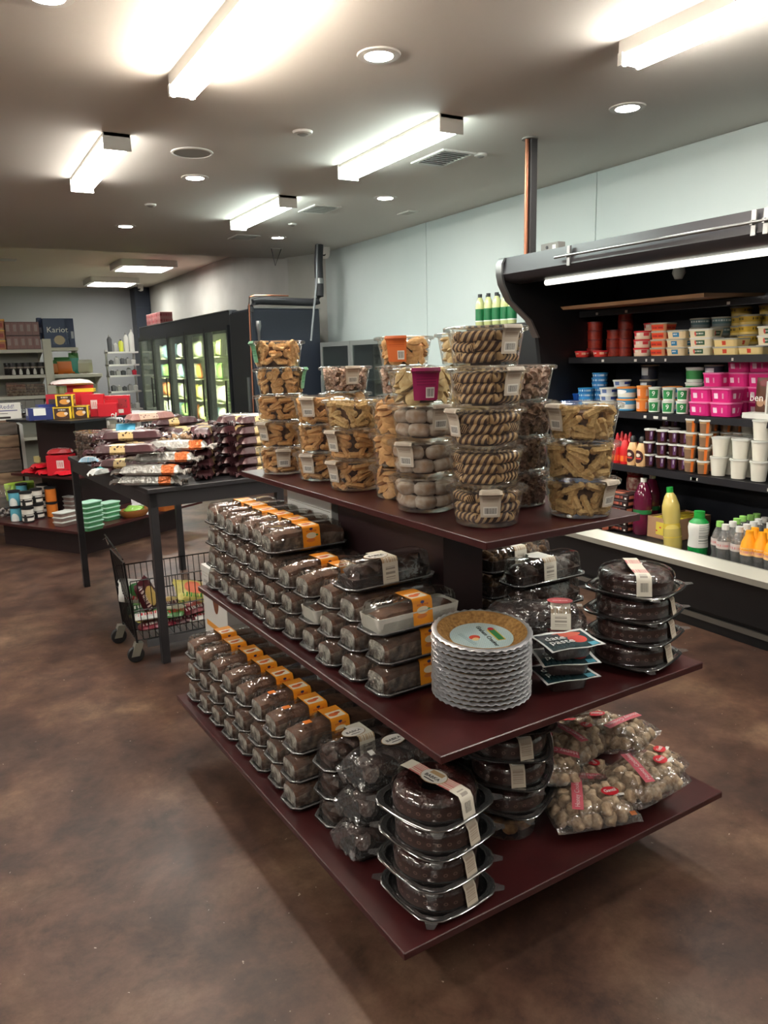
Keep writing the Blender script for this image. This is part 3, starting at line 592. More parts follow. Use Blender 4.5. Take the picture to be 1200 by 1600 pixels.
MB().box(-.16, -.1, 0, -.155, .1, .13, m=1).box(.155, -.1, 0, .16, .1, .13).box(-.16, -.1, 0, .16, -.095, .13).box(-.16, .095, 0, .16, .1, .13).box(-.16, -.1, 0, .16, .1, .004).ob('carton', [M('kraft', (150, 116, 88), .7), kr], cb)
for k in range(9): MB().box(-.145, -.09+.02*k, .01, .145, -.074+.02*k, .122+.004*(k % 2)).ob('packet', M('yellow_packet', (206, 182, 60), .5), cb)
ld = bottle('a', [(.042, 0), (.045, .02), (.043, .09), (.038, .13), (.044, .17), (.042, .22), (.028, .265), (.015, .285)], M('lemonade', (205, 185, 105), .12, coat=.5), M('green_cap', (30, 150, 60), .4), [(.016, .283), (.016, .31)], lab=P('p_lemon', (214, 186, 60), [('e', .5, .6, .15, .35, (225, 205, 110)), ('r', .38, .42, .62, .55, (40, 90, 70), 90), ('r', .35, .3, .65, .38, (60, 60, 50), 120)]), labz=[(.043, .06), (.0385, .13)], k=1.15)
ld.put('leaning lemonade bottle with green cap in front of carton', (3.56, onx(1052, 855, 3.56)[1], DZ+.004), (-.1, .05, facing(3.6, 3)-PI))
gb = bottle('a', [(.036, 0), (.04, .02), (.04, .05)], M('green_sleeve', (20, 130, 60), .3), M('green_cap', (30, 150, 60), .4), [(.022, .172), (.022, .2)], lab=P('p_greenb', (222, 222, 216), [('r', 0, .72, 1, 1, (20, 140, 62)), ('r', .05, .1, .5, .66, (150, 155, 150), 24, 1), ('e', .42, .5, .06, .12, (215, 60, 50)), ('r', .5, .08, .62, .3, (30, 30, 30), 150)]), labz=[(.04, .05), (.037, .09), (.042, .13), (.038, .155), (.02, .172)], k=1.3)
gb.put('green and white drink bottle right of the leaning lemonade', (3.52, onx(1090, 855, 3.52)[1], DZ), PI+.4)
wb = {}
for nm, cc in (('white', (222, 222, 218)), ('green', (150, 210, 110)), ('orange', (245, 165, 30))):
    wb[nm] = bottle('a', [(.028, 0), (.031, .01), (.026, .04), (.031, .07), (.03, .1), (.024, .125), (.013, .15)], clear('water_bottle', (232, 234, 232), .12, .12, .08, (50, .4, .006)), M('cap_'+nm, cc, .4), [(.0145, .15), (.0145, .172)] if nm != 'orange' else [(.032, .095), (.027, .125), (.016, .15), (.014, .17)], lab=P('p_water_'+nm, (205, 195, 190) if nm != 'orange' else (238, 190, 130), [('r', 0, .3, 1, .6, (205, 130, 130), 40)]), labz=[(.03, .075), (.03, .105)], k=1.3)
for nm, px, X in (('green', 1121, 3.53), ('white', 1130, 3.49), ('white', 1141, 3.58), ('white', 1152, 3.5), ('green', 1147, 3.66), ('green', 1156, 3.74), ('white', 1163, 3.58), ('white', 1173, 3.66), ('green', 1168, 3.8), ('green', 1177, 3.86), ('white', 1180, 3.74), ('white', 1190, 3.8), ('orange', 1168, 3.43+.04), ('orange', 1176, 3.55), ('orange', 1188, 3.49), ('orange', 1196, 3.57), ('white', 1199, 3.7), ('orange', 1206, 3.48)):
    j = sum(1 for o in COL.objects if o.name.startswith('bottle') and nm+'-capped' in o.get('label', ''))
    wb[nm].put(f'small clear water bottle, {nm}-capped, {ORD[j+1]} along the well', (X, onx(px, 880, X)[1], DZ), random.random(), 'small water bottles in the cooler well')
# lime drinks on a low white cabinet behind the cookie tubs, glass-door cabinet beyond it
cab = thing('display_cabinet', 'aluminium glass-door cabinet against right wall behind the cookie tubs', 'cabinet', (0, 0, 0))
alu = M('aluminium', (165, 168, 165), .35, .5)
X0, X1, Y0, Y1, ZT = 3.98, 4.38, 6.95, 8.5, 1.68
MB().box(X0+.02, Y0, 0, X1, Y1, .05).box(X1-.02, Y0, .05, X1, Y1, ZT).box(X0+.02, Y0, .05, X1-.02, Y0+.02, ZT).box(X0+.02, Y1-.02, .05, X1-.02, Y1, ZT).box(X0+.02, Y0+.02, ZT-.03, X1-.02, Y1-.02, ZT).ob('body', M('cabinet_grey', (150, 155, 155), .45), cab)
for k in range(2):
    y0 = Y0+k*(Y1-Y0)/2; y1 = y0+(Y1-Y0)/2-.01; d = MB()
    for a in ((y0, .06, y0+.05, ZT), (y1-.05, .06, y1, ZT), (y0+.05, .06, y1-.05, .11), (y0+.05, ZT-.05, y1-.05, ZT)): d.box(X0, a[0], a[1], X0+.02, a[2], a[3])
    d = d.ob('door', alu, cab); MB().box(X0+.006, y0+.05, .11, X0+.01, y1-.05, ZT-.05).ob('pane', glass, d); MB().box(X0-.02, y1-.04, .9, X0-.005, y1-.025, 1.3).ob('handle', alu, d)
for z in (.45, .85, 1.25): MB().box(X0+.03, Y0+.02, z, X1-.02, Y1-.02, z+.015).ob('shelf', alu, cab)
for k in range(6): tag(MB().box(-.12, -.16, 0, .12, .16, .018).ob('document_binder', M('grey_folder', (150, 152, 150), .6), loc=(4.2, 7.15, 1.267+.02*k), rz=random.uniform(-.1, .1)), f'grey flat folder, {lev(k, 6)} in the glass cabinet', 'folder', 'folders in the glass cabinet')
lc = thing('low_cabinet', 'dark steel cabinet hidden behind the cookie tubs, carrying lime drinks', 'cabinet', (0, 0, 0))
MB().box(3.75, 4.24, .08, 4.38, 5.22, 1.72).ob('body', blackp, lc, bevel=.01); MB().box(3.78, 4.27, 0, 4.36, 5.09, .08).ob('plinth', black, lc)
for k in range(2): d = MB().box(3.73, 4.25+.435*k, .1, 3.75, 4.675+.435*k, 1.7).ob('door', blackp, lc); MB().box(3.7, 4.63+.08*k, .8, 3.73, 4.65+.08*k, 1.1).ob('handle', alu, d)
lime = bottle('a', [(.032, 0), (.036, .015), (.036, .15), (.03, .185), (.015, .22)], M('lime_drink', (196, 200, 140), .15, coat=.6), M('dark_cap', (40, 44, 48), .4), [(.017, .218), (.017, .245)], lab=P('p_lime', (20, 105, 60), [('e', .5, .62, .1, .22, (190, 210, 60)), ('r', .35, .35, .65, .48, (225, 235, 225), 80), ('r', 0, 0, 1, .1, (220, 225, 215))]), labz=[(.036, .03), (.036, .13)])
for j, (px, X) in enumerate(((750, 3.82), (763, 3.83), (776, 3.84), (789, 3.86), (800, 3.87), (762, 3.95), (778, 3.97), (793, 3.98))):
    lime.put(f'green-labelled lime drink bottle, {ORD[j+1] if j < 5 else ORD[j-4]} in the {"front" if j < 5 else "rear"} row atop dark cabinet', (X, onx(px, 500, X)[1], 1.722), facing(4, 5), 'lime drinks on the dark cabinet')

# ================================================================== MAHOGANY GONDOLA
gon = thing('display_gondola', 'three-tier dark mahogany display stand in the middle of the store', 'display stand', (0, 0, 0), YG)
ZB, ZM, ZT_ = .22, .635, 1.07
for x0, y0, x1, y1, z in ((.79, 1.226, 1.918, 2.83, ZB), (.917, 1.257, 1.833, 2.86, ZM), (1.125, 1.353, 1.66, 2.86, ZT_)):
    MB().box(x0, y0, z-.02, x1, y1, z).ob('shelf', mahog, gon, bevel=.002)
MB().box(1.25, 1.69, ZM, 1.39, 2.3, ZT_-.02).ob('upper_column', M('column_dark', (34, 18, 20), .4), gon)
MB().box(1.2, 1.69, ZB, 1.52, 2.34, ZM-.02).ob('lower_column', M('column_dark', (34, 18, 20), .4), gon)
MB().box(1.05, 1.62, 0, 1.68, 2.45, ZB-.02).ob('base', M('column_dark', (34, 18, 20), .4), gon)

# ---- cookie tubs
def stick(Lx, wy, hz, n=7, amp=.12, seed=0, m=6):
    rings = []
    for i in range(n+1):
        u = i/n; k = (1+amp*(1 if i % 2 else -1)); e = .72 if i in (0, n) else 1
        rings.append([((u-.5)*Lx, math.cos(2*PI*j/m+.5)*wy/2*k*e, math.sin(2*PI*j/m+.5)*hz/2*k*e) for j in range(m)])
    return MB().loft(rings)
def twist(Lx, r, n=12, m=8, turns=1.6, am=.2):
    rings = []
    for i in range(n+1):
        u = i/n; e = .6 if i in (0, n) else 1
        rings.append([((u-.5)*Lx, e*r*(1+am*math.cos(3*(2*PI*j/m)))*math.cos(2*PI*j/m+turns*2*PI*u), e*r*(1+am*math.cos(3*(2*PI*j/m)))*math.sin(2*PI*j/m+turns*2*PI*u)) for j in range(m)])
    return MB().loft(rings)
def heart():
    b = MB(); pr = [(.0008, .006), (.003, .0065), (.0055, .0035), (.0085, .0068), (.0105, .0035), (.0135, .0062), (.0155, .002), (.015, -.003), (.001, -.005)]
    for s in (-1, 1): b.lathe(pr, 12, (s*.012, .004, 0), cap0=False, cap1=False)
    return b.loft([[(-.024, -.002, z), (0, -.022, z), (.024, -.002, z), (0, .006, z)] for z in (-.004, .004)])
def blob(rx, ry, rz_, n=8, m=5, amp=.15, seed=0, p=1.0):
    prof = []
    b = MB(); rings = []
    for i in range(m+1):
        a = -PI/2+PI*i/m; c = max(math.cos(a), .05)**p
        ring = []
        for j in range(n):
            t = 2*PI*j/n; v = Vector((math.cos(t)*c, math.sin(t)*c, math.sin(a))); k = 1+amp*mnoise.noise(v*1.7+Vector((seed*3.1, 0, 0)))
            ring.append((v.x*rx*k, v.y*ry*k, v.z*rz_*k))
        rings.append(ring)
    return b.loft(rings)
gold = M('golden_biscuit', (236, 186, 122), .7, noise=(60, (200, 142, 82), .25), bump=(200, .3, .001))
gold2 = M('seeded_biscuit', (232, 196, 134), .75, noise=(110, (188, 148, 90), .2), bump=(200, .3, .001))
pale = M('pale_biscuit', (240, 200, 142), .7, noise=(60, (206, 154, 94), .3))
lemonc = M('cream_biscuit', (236, 214, 160), .7, noise=(60, (190, 150, 90), .3))
pinkc = M('sugared_twist', (228, 204, 188), .8, noise=(120, (150, 105, 88), .2))
darkc = M('cocoa_twist', (178, 146, 124), .8, noise=(110, (90, 58, 44), .15))
rugm = P('rugelach', (196, 158, 112), [('r', j/8+(.0), 0, j/8+.06, 1, (70, 38, 24)) for j in range(8)], .55)
sug = M('powdered_cake', (222, 214, 204), .85, noise=(30, (168, 132, 100), .2), bump=(120, .4, .002))
def rug_mesh():
    n, m = 14, 8; rings = []; b = twist(.075, .0135, n, m, 0, .0); return b
def spiral_uv(me, turns=2.5):
    return me
KC = {}
def ck(nm, mb, mt, sm=60): KC[nm] = mb.mesh(nm, mt, sm)
ck('finger', stick(.056, .025, .02, 8, .09), gold, 40); ck('seed', stick(.06, .024, .02, 8, .12), gold2, 40)
ck('palmier', heart(), pale, 80); ck('pink', twist(.04, .0085, 6, 6, .7, .3), pinkc); ck('cocoa', twist(.045, .01, 6, 6, .7, .3), darkc)
ck('oval', blob(.03, .021, .009, 9, 4), gold); ck('round', blob(.025, .025, .008, 10, 4), lemonc); ck('puff', blob(.033, .023, .0185, 10, 6, .1, 2, .4), sug)
# rugelach roll: helical dark and light stripes by uv
b_ = MB(); rings = []
n_, m_ = 12, 8
for i in range(n_+1):
    u = i/n_; e = .75 if i in (0, n_) else 1
    rings.append([((u-.5)*.085, e*.0155*math.cos(2*PI*j/m_), e*.0135*math.sin(2*PI*j/m_)) for j in range(m_)])
b_.loft(rings)
for k in range(n_*m_):
    b_.uv[k] = [((q[0]*.5+q[1]*1.0) % 1.0001 if False else q[0]*.5+q[1]*1.0, .5) for q in b_.uv[k]]
rg = P('rugelach2', (204, 168, 122), [], .5); nt = rg.node_tree; bs = [n for n in nt.nodes if n.type == 'BSDF_PRINCIPLED'][0]
uvn = N(nt, 'ShaderNodeTexCoord'); wv = N(nt, 'ShaderNodeTexWave'); wv.inputs['Scale'].default_value = 1.5; wv.inputs['Distortion'].default_value = 1.2
L(nt, uvn.outputs['UV'], wv.inputs['Vector']); cr = N(nt, 'ShaderNodeValToRGB'); cr.color_ramp.elements[0].position = .42; cr.color_ramp.elements[0].color = lin((62, 34, 22)); cr.color_ramp.elements[1].position = .62; cr.color_ramp.elements[1].color = lin((206, 170, 122))
e_ = cr.color_ramp.elements.new(.52); e_.color = lin((140, 92, 56)); L(nt, wv.outputs[1], cr.inputs[0]); L(nt, cr.outputs[0], bs.inputs['Base Color'])
KC['rugelach'] = b_.mesh('rugelach', rg, 70)
barl = P('barcode_label', (196, 184, 166), [('r', .15, .06, .85, .3, (220, 216, 206)), ('r', .2, .1, .8, .26, (40, 36, 34), 60), ('r', .12, .4, .88, .9, (150, 132, 116), 40, 1)], .5)
redl = P('magenta_label', (150, 26, 84), [('r', .15, .3, .9, .95, (120, 16, 66), 34, 1), ('r', .5, .05, .85, .28, (230, 225, 220)), ('r', .54, .08, .81, .25, (40, 36, 34), 60)], .5)
orl = P('orange_tub_label', (218, 112, 52), [('r', .12, .4, .9, .92, (200, 90, 40), 34, 1), ('r', .55, .06, .9, .3, (225, 220, 210)), ('r', .6, .1, .86, .27, (40, 36, 34), 60)], .5)
grl = P('green_tub_label', (112, 165, 128), [('r', .12, .2, .9, .8, (80, 140, 100), 20, 1)], .5)
RB, RT_, TH = .080, .099, .099
def tub_shell():
    b = MB(); b.lathe([(RB-.006, 0), (RB, .003), (RB+.0135, .082), (RT_-.002, .088)], 28, cap0=True, cap1=False); return b.mesh('tub_body', pet, 50)
def tub_lid():
    b = MB(); b.lathe([(RT_-.002, .084), (RT_+.006, .086), (RT_+.007, .095), (RT_+.001, .098), (RT_-.010, .0975), (RT_-.014, .093), (0.001, .0925)], 28, cap0=False, cap1=False); return b.mesh('tub_lid', pet, 50)
SHELL, LIDM = tub_shell(), tub_lid()
def tub_label(wd, top, bot, mt):
    def R(z): return RB+.0135*z/.082+.0015
    b = MB(); zs = [.0985, .0985, .09, .083]; rs = [RT_-.03, RT_+.004, RT_+.0085, R(.083)+.004]
    k = 4
    for i in range(1, k+1): z = .083-(.083-bot)*i/k; zs.append(z); rs.append(R(z)+.002)
    n = 5; hw = wd/RT_/2; rings = [[(r*math.cos(-hw+2*hw*j/n), r*math.sin(-hw+2*hw*j/n), z+.0006) for j in range(n+1)] for r, z in zip(rs, zs)]
    m_ = len(rings); b.loft(rings, 0, False, False, False, [1-i/(m_-1) for i in range(m_)]); return b.mesh('label', mt, 60)
LBS = {'bar': tub_label(.055, 0, .03, barl), 'mag': tub_label(.075, 0, .012, redl), 'org': tub_label(.075, 0, .012, orl), 'grn': tub_label(.06, 0, .02, grl)}
CK = {  # mesh, layers, per layer, radius, tilt, description
    'finger': (5, 7, .061, 1.1, 'ridged golden finger biscuits'), 'seed': (5, 7, .062, 1.3, 'seeded stick cookies'), 'palmier': (3, 8, .064, .5, 'heart-shaped palmier cookies'),
    'pink': (6, 9, .066, 1.4, 'pale sugared twists'), 'cocoa': (6, 9, .065, 1.4, 'cocoa-dusted twists'), 'oval': (5, 7, .058, .6, 'round golden biscuits'), 'round': (5, 7, .054, .6, 'cream-coloured round cookies'),
    'puff': (2, 7, .056, .15, 'powdered-sugar puff cakes'), 'rugelach': (3, 5, .056, .14, 'striped chocolate twists')}
def tub(kind, seed):
    def fn():
        rnd = random.Random(seed); t = thing('cookie_tub', 'x', 'tub'); link('tub_body', SHELL, t); link('tub_lid', LIDM, t)
        ly, n, R, tl, _ = CK[kind]; hh = .082/ly
        for k in range(ly):
            z = .011+hh*.93*(k+.5); off = rnd.random()
            rr = R+.0105*z/.082
            for j in range(n):
                a = 2*PI*(j+off)/n+rnd.uniform(-.08, .08)
                tt = rnd.uniform(-tl, tl); 
                M_ = Matrix.Rotation(a, 4, 'Z')@Matrix.Translation((rr*(1-.0*abs(tt)), 0, z))@Matrix.Rotation(PI/2, 4, 'Z')@Matrix.Rotation(tt*min(1, .35+.25*k*(ly-1-k)), 4, 'Y')
                if kind == 'palmier': M_ = M_@Matrix.Rotation(rnd.choice((1.45, 1.2, 1.6, .5)), 4, 'X')@Matrix.Rotation(rnd.uniform(-.9, .9), 4, 'Z')
                elif kind in ('oval', 'round'): M_ = M_@Matrix.Rotation(rnd.choice((1.25, .5, 1.0, .1)), 4, 'X')
                else: M_ = M_@Matrix.Rotation(rnd.uniform(-.5, .5), 4, 'X')
                c = link('cookie', KC[kind], t); c.matrix_local = M_
        # core filling, its dark colour stands in for shade between the outer cookies
        core = MB().lathe([(R-.018, .004), (R-.008, .076)], 14).ob('shaded_inner_cookies', M('core_gap_shade', (112, 78, 50), .85, noise=(70, (70, 46, 30), .2)), t, 50); core['kind'] = 'stuff'
        return t
    return Proto(fn)
TP = {}
def put_tub(kind, x, y, z, lb, lab=None, lang=0, rz=None, v=0):
    key = (kind, v)
    if key not in TP: TP[key] = tub(kind, sum(map(ord, kind)) % 97+v)
    p = G(x, y, z); o = TP[key].put(lb, p, 0, 'clear tubs of cookies on the upper shelf')
    r = random.uniform(0, 6.28) if rz is None else rz
    o.rotation_euler = (0, 0, r)
    if lab: lb_ = link('label', LBS[lab], o); lb_.rotation_euler = (0, 0, facing(p.x, p.y)+lang-r)
    return o
random.seed(11)
TUBS = (  # x, y, base z, [(kind, label, label angle)], description of the stack
    (1.246, 2.715, 0, [('finger', 'bar', .0), ('finger', 'bar', -.9), ('finger', None, 0), ('palmier', 'grn', 1.3), ('palmier', 'grn', -1.25)], 'five-high stack beside the dark table'),
    (1.29, 2.47, 0, [('finger', 'bar', -.6), ('finger', None, 0), ('finger', 'bar', -.5)], 'second stack from the dark table'),
    (1.275, 2.215, 0, [('finger', 'bar', -.9), ('finger', 'bar', -.9), ('seed', None, 0)], 'third stack from the dark table'),
    (1.31, 1.985, 0, [('oval', None, 0), ('oval', None, 0), ('oval', None, 0)], 'slim gap behind the powdered cakes'),
    (1.252, 1.777, 0, [('puff', None, 0), ('puff', 'bar', -.6), ('puff', 'bar', .5), ('round', 'mag', .1)], 'stack behind the front corner'),
    (1.262, 1.522, 0, [('rugelach', 'bar', .1), ('rugelach', None, 0), ('rugelach', 'bar', -1.0), ('rugelach', 'bar', .75), ('rugelach', 'bar', .7)], 'five-high front corner stack'),
    (1.51, 1.672, 0, [('cocoa', None, 0), ('cocoa', None, 0), ('cocoa', None, 0), ('pink', None, 0)], 'stack between front corner and stick cookies'),
    (1.53, 1.452, 0, [('seed', 'bar', .95), ('seed', None, 0), ('seed', 'bar', -.85)], 'three-high stack at cooler side'),
    (1.50, 2.66, 0, [('oval', None, 0), ('oval', None, 0), ('oval', None, 0), ('pink', 'bar', .3)], 'rear stack behind the palmiers'),
    (1.53, 2.28, 0, [('oval', None, 0), ('oval', None, 0), ('oval', None, 0), ('pink', None, 0), ('oval', 'org', -.3)], 'rear stack with the orange label'),
    (1.54, 1.95, 0, [('oval', None, 0), ('oval', None, 0), ('round', None, 0), ('round', None, 0), ('lem', None, 0)], 'rear stack behind the magenta label'))
for x, y, zz, lst, place in TUBS:
    for k, (kd, lb, an) in enumerate(lst):
        kd = 'round' if kd == 'lem' else kd
        put_tub(kd, x+random.uniform(-.004, .004), y+random.uniform(-.004, .004), ZT_+.001+.0995*k, f'clear tub of {CK[kd][4]}, {lev(k, len(lst))}, {place}', lb, an, v=k % 2)

# ---- loaf cakes in clear packs; local x runs from the open end inward, packs lie on z=0
PL_, PW, PH = .283, .105, .082
brown = M('brown_cake', (112, 76, 56), .7, noise=(30, (66, 42, 30), .25), bump=(90, .5, .004))
dcake = M('dark_babka', (66, 36, 24), .5, noise=(38, (28, 16, 12), .2), bump=(50, .8, .01))
liner = M('paper_liner', (156, 136, 120), .42, noise=(34, (66, 48, 40), .14), bump=(70, .8, .01), coat=.25)
endp = M('cake_end_glints', (214, 210, 200), .3, .2, noise=(30, (62, 50, 42), .09), bump=(34, 1, .04), coat=.8)  # crinkled ends; pale streaks put the plastic's highlights into the colour
linerw = M('white_liner', (208, 204, 194), .6, bump=(60, .4, .004))
bandm = P('orange_band', (236, 150, 40), [('r', .08, .40, .92, .60, (238, 225, 200)), ('e', .4, .5, .25, .05, (215, 110, 50)), ('e', .65, .53, .16, .03, (190, 90, 40)), ('r', .1, .1, .9, .28, (236, 150, 40)), ('e', .5, .2, .3, .05, (235, 220, 190)), ('e', .5, .31, .1, .02, (40, 40, 90)), ('r', .2, .26, .8, .29, (190, 70, 40), 40), ('e', .82, .2, .07, .015, (50, 140, 70)), ('e', .45, .12, .25, .03, (210, 120, 60))], .4)
whband = P('kraft_white_band', (212, 206, 190), [('r', .0, .3, 1, .4, (178, 150, 116), 14), ('r', .2, .06, .8, .24, (150, 142, 130), 30, 1)], .5)
redck = P('gingham_band', (216, 208, 192), [('r', .0, .28, 1, .40, (190, 90, 86), 16), ('r', .0, .6, 1, .72, (190, 90, 86), 16), ('r', .25, .88, .75, .96, (60, 54, 50), 60), ('r', .25, .76, .75, .85, (160, 150, 138), 30, 1), ('r', .2, .06, .8, .2, (170, 150, 120), 30, 1)], .5)
def lidrings(inset=0): 
    W, Lx = PW, PL_
    return [crect(Lx-.008-inset, W-.008-inset, .02, .011, Lx/2), crect(Lx-.022-inset, W-.02-inset, .018, PH-.008-inset, Lx/2), crect(Lx-.032-inset, W-.03-inset, .016, PH-.001-inset, Lx/2)]
TRAY = MB().loft([crect(PL_-.03, PW-.03, .016, 0, PL_/2), crect(PL_-.02, PW-.02, .02, .007, PL_/2), crect(PL_+.006, PW+.006, .022, .0075, PL_/2), crect(PL_+.006, PW+.006, .022, .0115, PL_/2)]).mesh('tray', trayb, 30)
FLANGE = MB().loft([crect(PL_+.006, PW+.006, .022, .0115, PL_/2), crect(PL_+.008, PW+.008, .022, .013, PL_/2), crect(PL_+.006, PW+.006, .022, .015, PL_/2), crect(PL_+.001, PW+.001, .021, .0155, PL_/2), crect(PL_-.008, PW-.008, .02, .0125, PL_/2)], cap0=False, cap1=False).mesh('flange', rimpet, 70)
LID = MB().loft(lidrings(), cap0=False).mesh('lid', petc, 60, bevel=.0035, seg=2)
def loaf(h, w=.08, l=.262, seed=0, mt=brown, mt2=liner):
    n, m = 36, 10; rings = []
    for i in range(n+1):
        u = i/n; e = min(1, .82+.5*min(u, 1-u)*4*.5)
        ring = []
        prof = [(-.5, 0), (.5, 0), (.53, .35), (.52, .7), (.42, .9), (.2, 1.0), (-.2, 1.0), (-.42, .9), (-.52, .7), (-.53, .35)]
        for a, b in prof:
            nz = mnoise.noise(Vector((u*9+seed, a*6, b*5)))*.06*(b > .5)
            ring.append((PL_/2+(u-.5)*l, a*w*((1 if i % 2 or b > .75 else .965) if 0 < i < n else .93), .012+(b+nz)*h*(e if b > .5 else 1)))
        rings.append(ring)
    b = MB().loft(rings)
    for k in range(n*10):
        if k % 10 in (0, 1, 2, 8, 9): b.mi[k] = 1
    b.mi[-1] = b.mi[-2] = 2
    return b.mesh('cake', [mt, mt2, endp], 30)
CAKES = [loaf(.058, seed=s) for s in range(3)]
def band(mt, x0=.15, wd=.062, side=True, zb=.012):
    y = PW/2; pts = [(x0, -y+.003, zb), (x0, -y+.008, PH-.008), (x0, -y+.014, PH+.0002), (x0, 0, PH+.0002), (x0, y-.014, PH+.0002), (x0, y-.008, PH-.008), (x0, y-.004, .04)]
    return MB().strip(pts, (wd, 0, 0)).mesh('label_band', mt, 60)
BAND = band(bandm); BANDW = band(whband, .13, .05)
def pack(kind, s=0):
    def fn():
        t = thing('loaf_cake_pack', 'x', 'cake'); link('tray', TRAY, t); link('flange', FLANGE, t); link('lid', LID, t)
        if kind == 'loaf': link('cake', CAKES[s], t)
        elif kind == 'white':
            MB().loft([rrect(.25, .088, .01, .0118, cx=PL_/2), rrect(.262, .094, .01, .05, cx=PL_/2), rrect(.256, .088, .01, .05, cx=PL_/2), rrect(.25, .082, .01, .03, cx=PL_/2)], cap1=False).ob('paper_tray', linerw, t, 40)
            link('cake', loaf(.045, .07, .235, 4), t)
        elif kind == 'babka':
            b = MB(); 
            for q in (-1, 1):
                path = [(.03+.225*i/16, q*.016*math.cos(i*.9), .036+q*.012*math.sin(i*.9)) for i in range(17)]
                b.tube(path, .022, 8)
            b.ob('cake', dcake, t, 60); MB().loft([crect(.24, .076, .01, .0118, PL_/2), crect(.25, .084, .01, .036, PL_/2)]).ob('cake_base', dcake, t)
        elif kind == 'nutty':
            b = MB()
            for i in range(22): c = blob(.018, .016, .014, 7, 4, .3, i); M_ = Matrix.Translation((.035+.21*(i % 11)/10, (-.02 if i < 11 else .02), .045+.006*(i % 3))); c.v = [tuple(M_@Vector(v)) for v in c.v]; b.add(c.v, c.f, c.uv)
            b.ob('topping', M('nut_crumble', (128, 96, 62), .8, noise=(70, (70, 44, 30), .2), bump=(150, .8, .006)), t, 60); MB().loft([crect(.24, .08, .01, .0118, PL_/2), crect(.25, .086, .01, .045, PL_/2)]).ob('cake', dcake, t)
        return t
    return Proto(fn)
PK = {('loaf', s): pack('loaf', s) for s in range(3)}
for q in ('white', 'babka', 'nutty'): PK[(q, 0)] = pack(q)
def put_pack(kind, x, y, z, lb, rz=0, bnd=None, grp='boxed loaf cakes', s=0):
    p = G(x, y, z); o = PK[(kind, s)].put(lb, p, YG+rz, grp)
    if bnd: link('label_band', bnd, o)
    return o
def oval_tag(o, x, y, z, s='BABKA'):
    T = Matrix.Translation((x, y, z))
    t = MB().lathe([(.034, 0), (.034, .0008)], 22, sy=.72).ob('brand_tag', P('tag_white', (222, 218, 210), [('e', .5, .5, .6, .6, (222, 218, 210))]), o); t.location = (x, y, z)
    MB().lathe([(.036, 0), (.036, .0005)], 22, sy=.72).ob('tag_rim', M('kraft_tag', (170, 140, 100), .6), o, loc=(x, y, z-.0002))
    text(s, .015, inkd, o, Matrix.Translation((x, y, z+.001))@Matrix.Rotation(0, 4, 'Z')); MB().box(x-.014, y-.014, z+.0008, x+.014, y-.0115, z+.0012).ob('small_print', inkd, o)
random.seed(5)
step = PH+.0018
# middle shelf: eleven stacks from the front corner
cols = [1.61, 1.735, 1.862, 1.99, 2.115, 2.235, 2.345, 2.455, 2.565, 2.675, 2.785]
hts = [3, 4, 3, 3, 3, 4, 4, 4, 4, 4, 4]
for i, (y, n) in enumerate(zip(cols, hts)):
    for k in range(n):
        top = k == n-1; kd = 'loaf'; b = None
        if i == 0 and top: kd, b = 'white', BAND
        elif i == 1 and top: kd, b = 'babka', BANDW
        elif i == 3 and k == 1: kd = 'white'
        elif top or i == 0: b = BAND
        jx = random.uniform(-.008, .008)+(.0 if i else -.0)
        nm = {'loaf': 'brown loaf cake in clear pack', 'white': 'loaf cake in white paper tray', 'babka': 'dark babka with cream band'}[kd]
        o = put_pack(kd, .947+jx+(.01 if (i == 0 and k < 2) else 0), y+random.uniform(-.003, .003), ZM+.001+k*step, f'{nm}, {lev(k, n)}, {ORD[i+1]} stack from front corner, middle shelf', random.uniform(-.02, .02), b, 'boxed loaf cakes on the middle shelf', (i+k) % 3 if kd == 'loaf' else 0)
        if i == 1 and top: oval_tag(o, .11, -.005, PH+.0005)
# bottom shelf: eight stacks, then two babka stacks
for i in range(8):
    y = 1.885+i*.124
    for k in range(3):
        o = put_pack('loaf', .825+random.uniform(-.008, .008), y, ZB+.001+k*step, f'brown loaf cake in clear pack, {lev(k, 3)}, {ORD[i+1]} stack from babkas, bottom shelf', random.uniform(-.02, .02), BAND if k == 2 else None, 'boxed loaf cakes on the bottom shelf', (i+k) % 3)
        if k == 2 and i in (0, 1, 2): MB().strip([(.06, -.02, PH), (.06, 0, PH)], (.024, 0, 0)).ob('orange_sticker', M('orange_sticker', (236, 130, 40), .5), o)
for k in range(3):
    o = put_pack('babka', .862, 1.748, ZB+.001+k*step, f'dark babka in clear pack, {lev(k, 3)}, in stack beside the bagged babkas, bottom shelf', .02, BANDW if k == 2 else None, 'boxed babkas on the bottom shelf')
    if k == 2: oval_tag(o, .11, -.004, PH+.0005)
# bagged babkas
def bagged():
    t = thing('bagged_babka', 'x', 'cake')
    b = MB()
    for q in (-1, 1): b.tube([(.04+.2*i/14, q*.02*math.cos(i*.8), .04+q*.014*math.sin(i*.8)) for i in range(15)], .026, 8)
    b.ob('cake', dcake, t, 60); fb = pillow(.31, .135, .092, 16, 10, .006, 5, 6, 5, 1).ob('bag', film, t, 30, loc=(.14, 0, 0)); link('tray', TRAY, t)
    return t
BG = Proto(bagged)
for k in range(3):
    o = BG.put(f'dark babka in crinkled clear bag, {lev(k, 3)}, beside the ring cakes, bottom shelf', G(.852+.012*k, 1.592-.006*k, ZB+.001+k*.094), YG+.04*k, 'bagged babkas on the bottom shelf')
    if k == 2: oval_tag(o, .13, .0, .0965); MB().strip([(.05, -.02, .088), (.05, -.002, .093)], (.016, 0, 0)).ob('price_sticker', paperw, o)

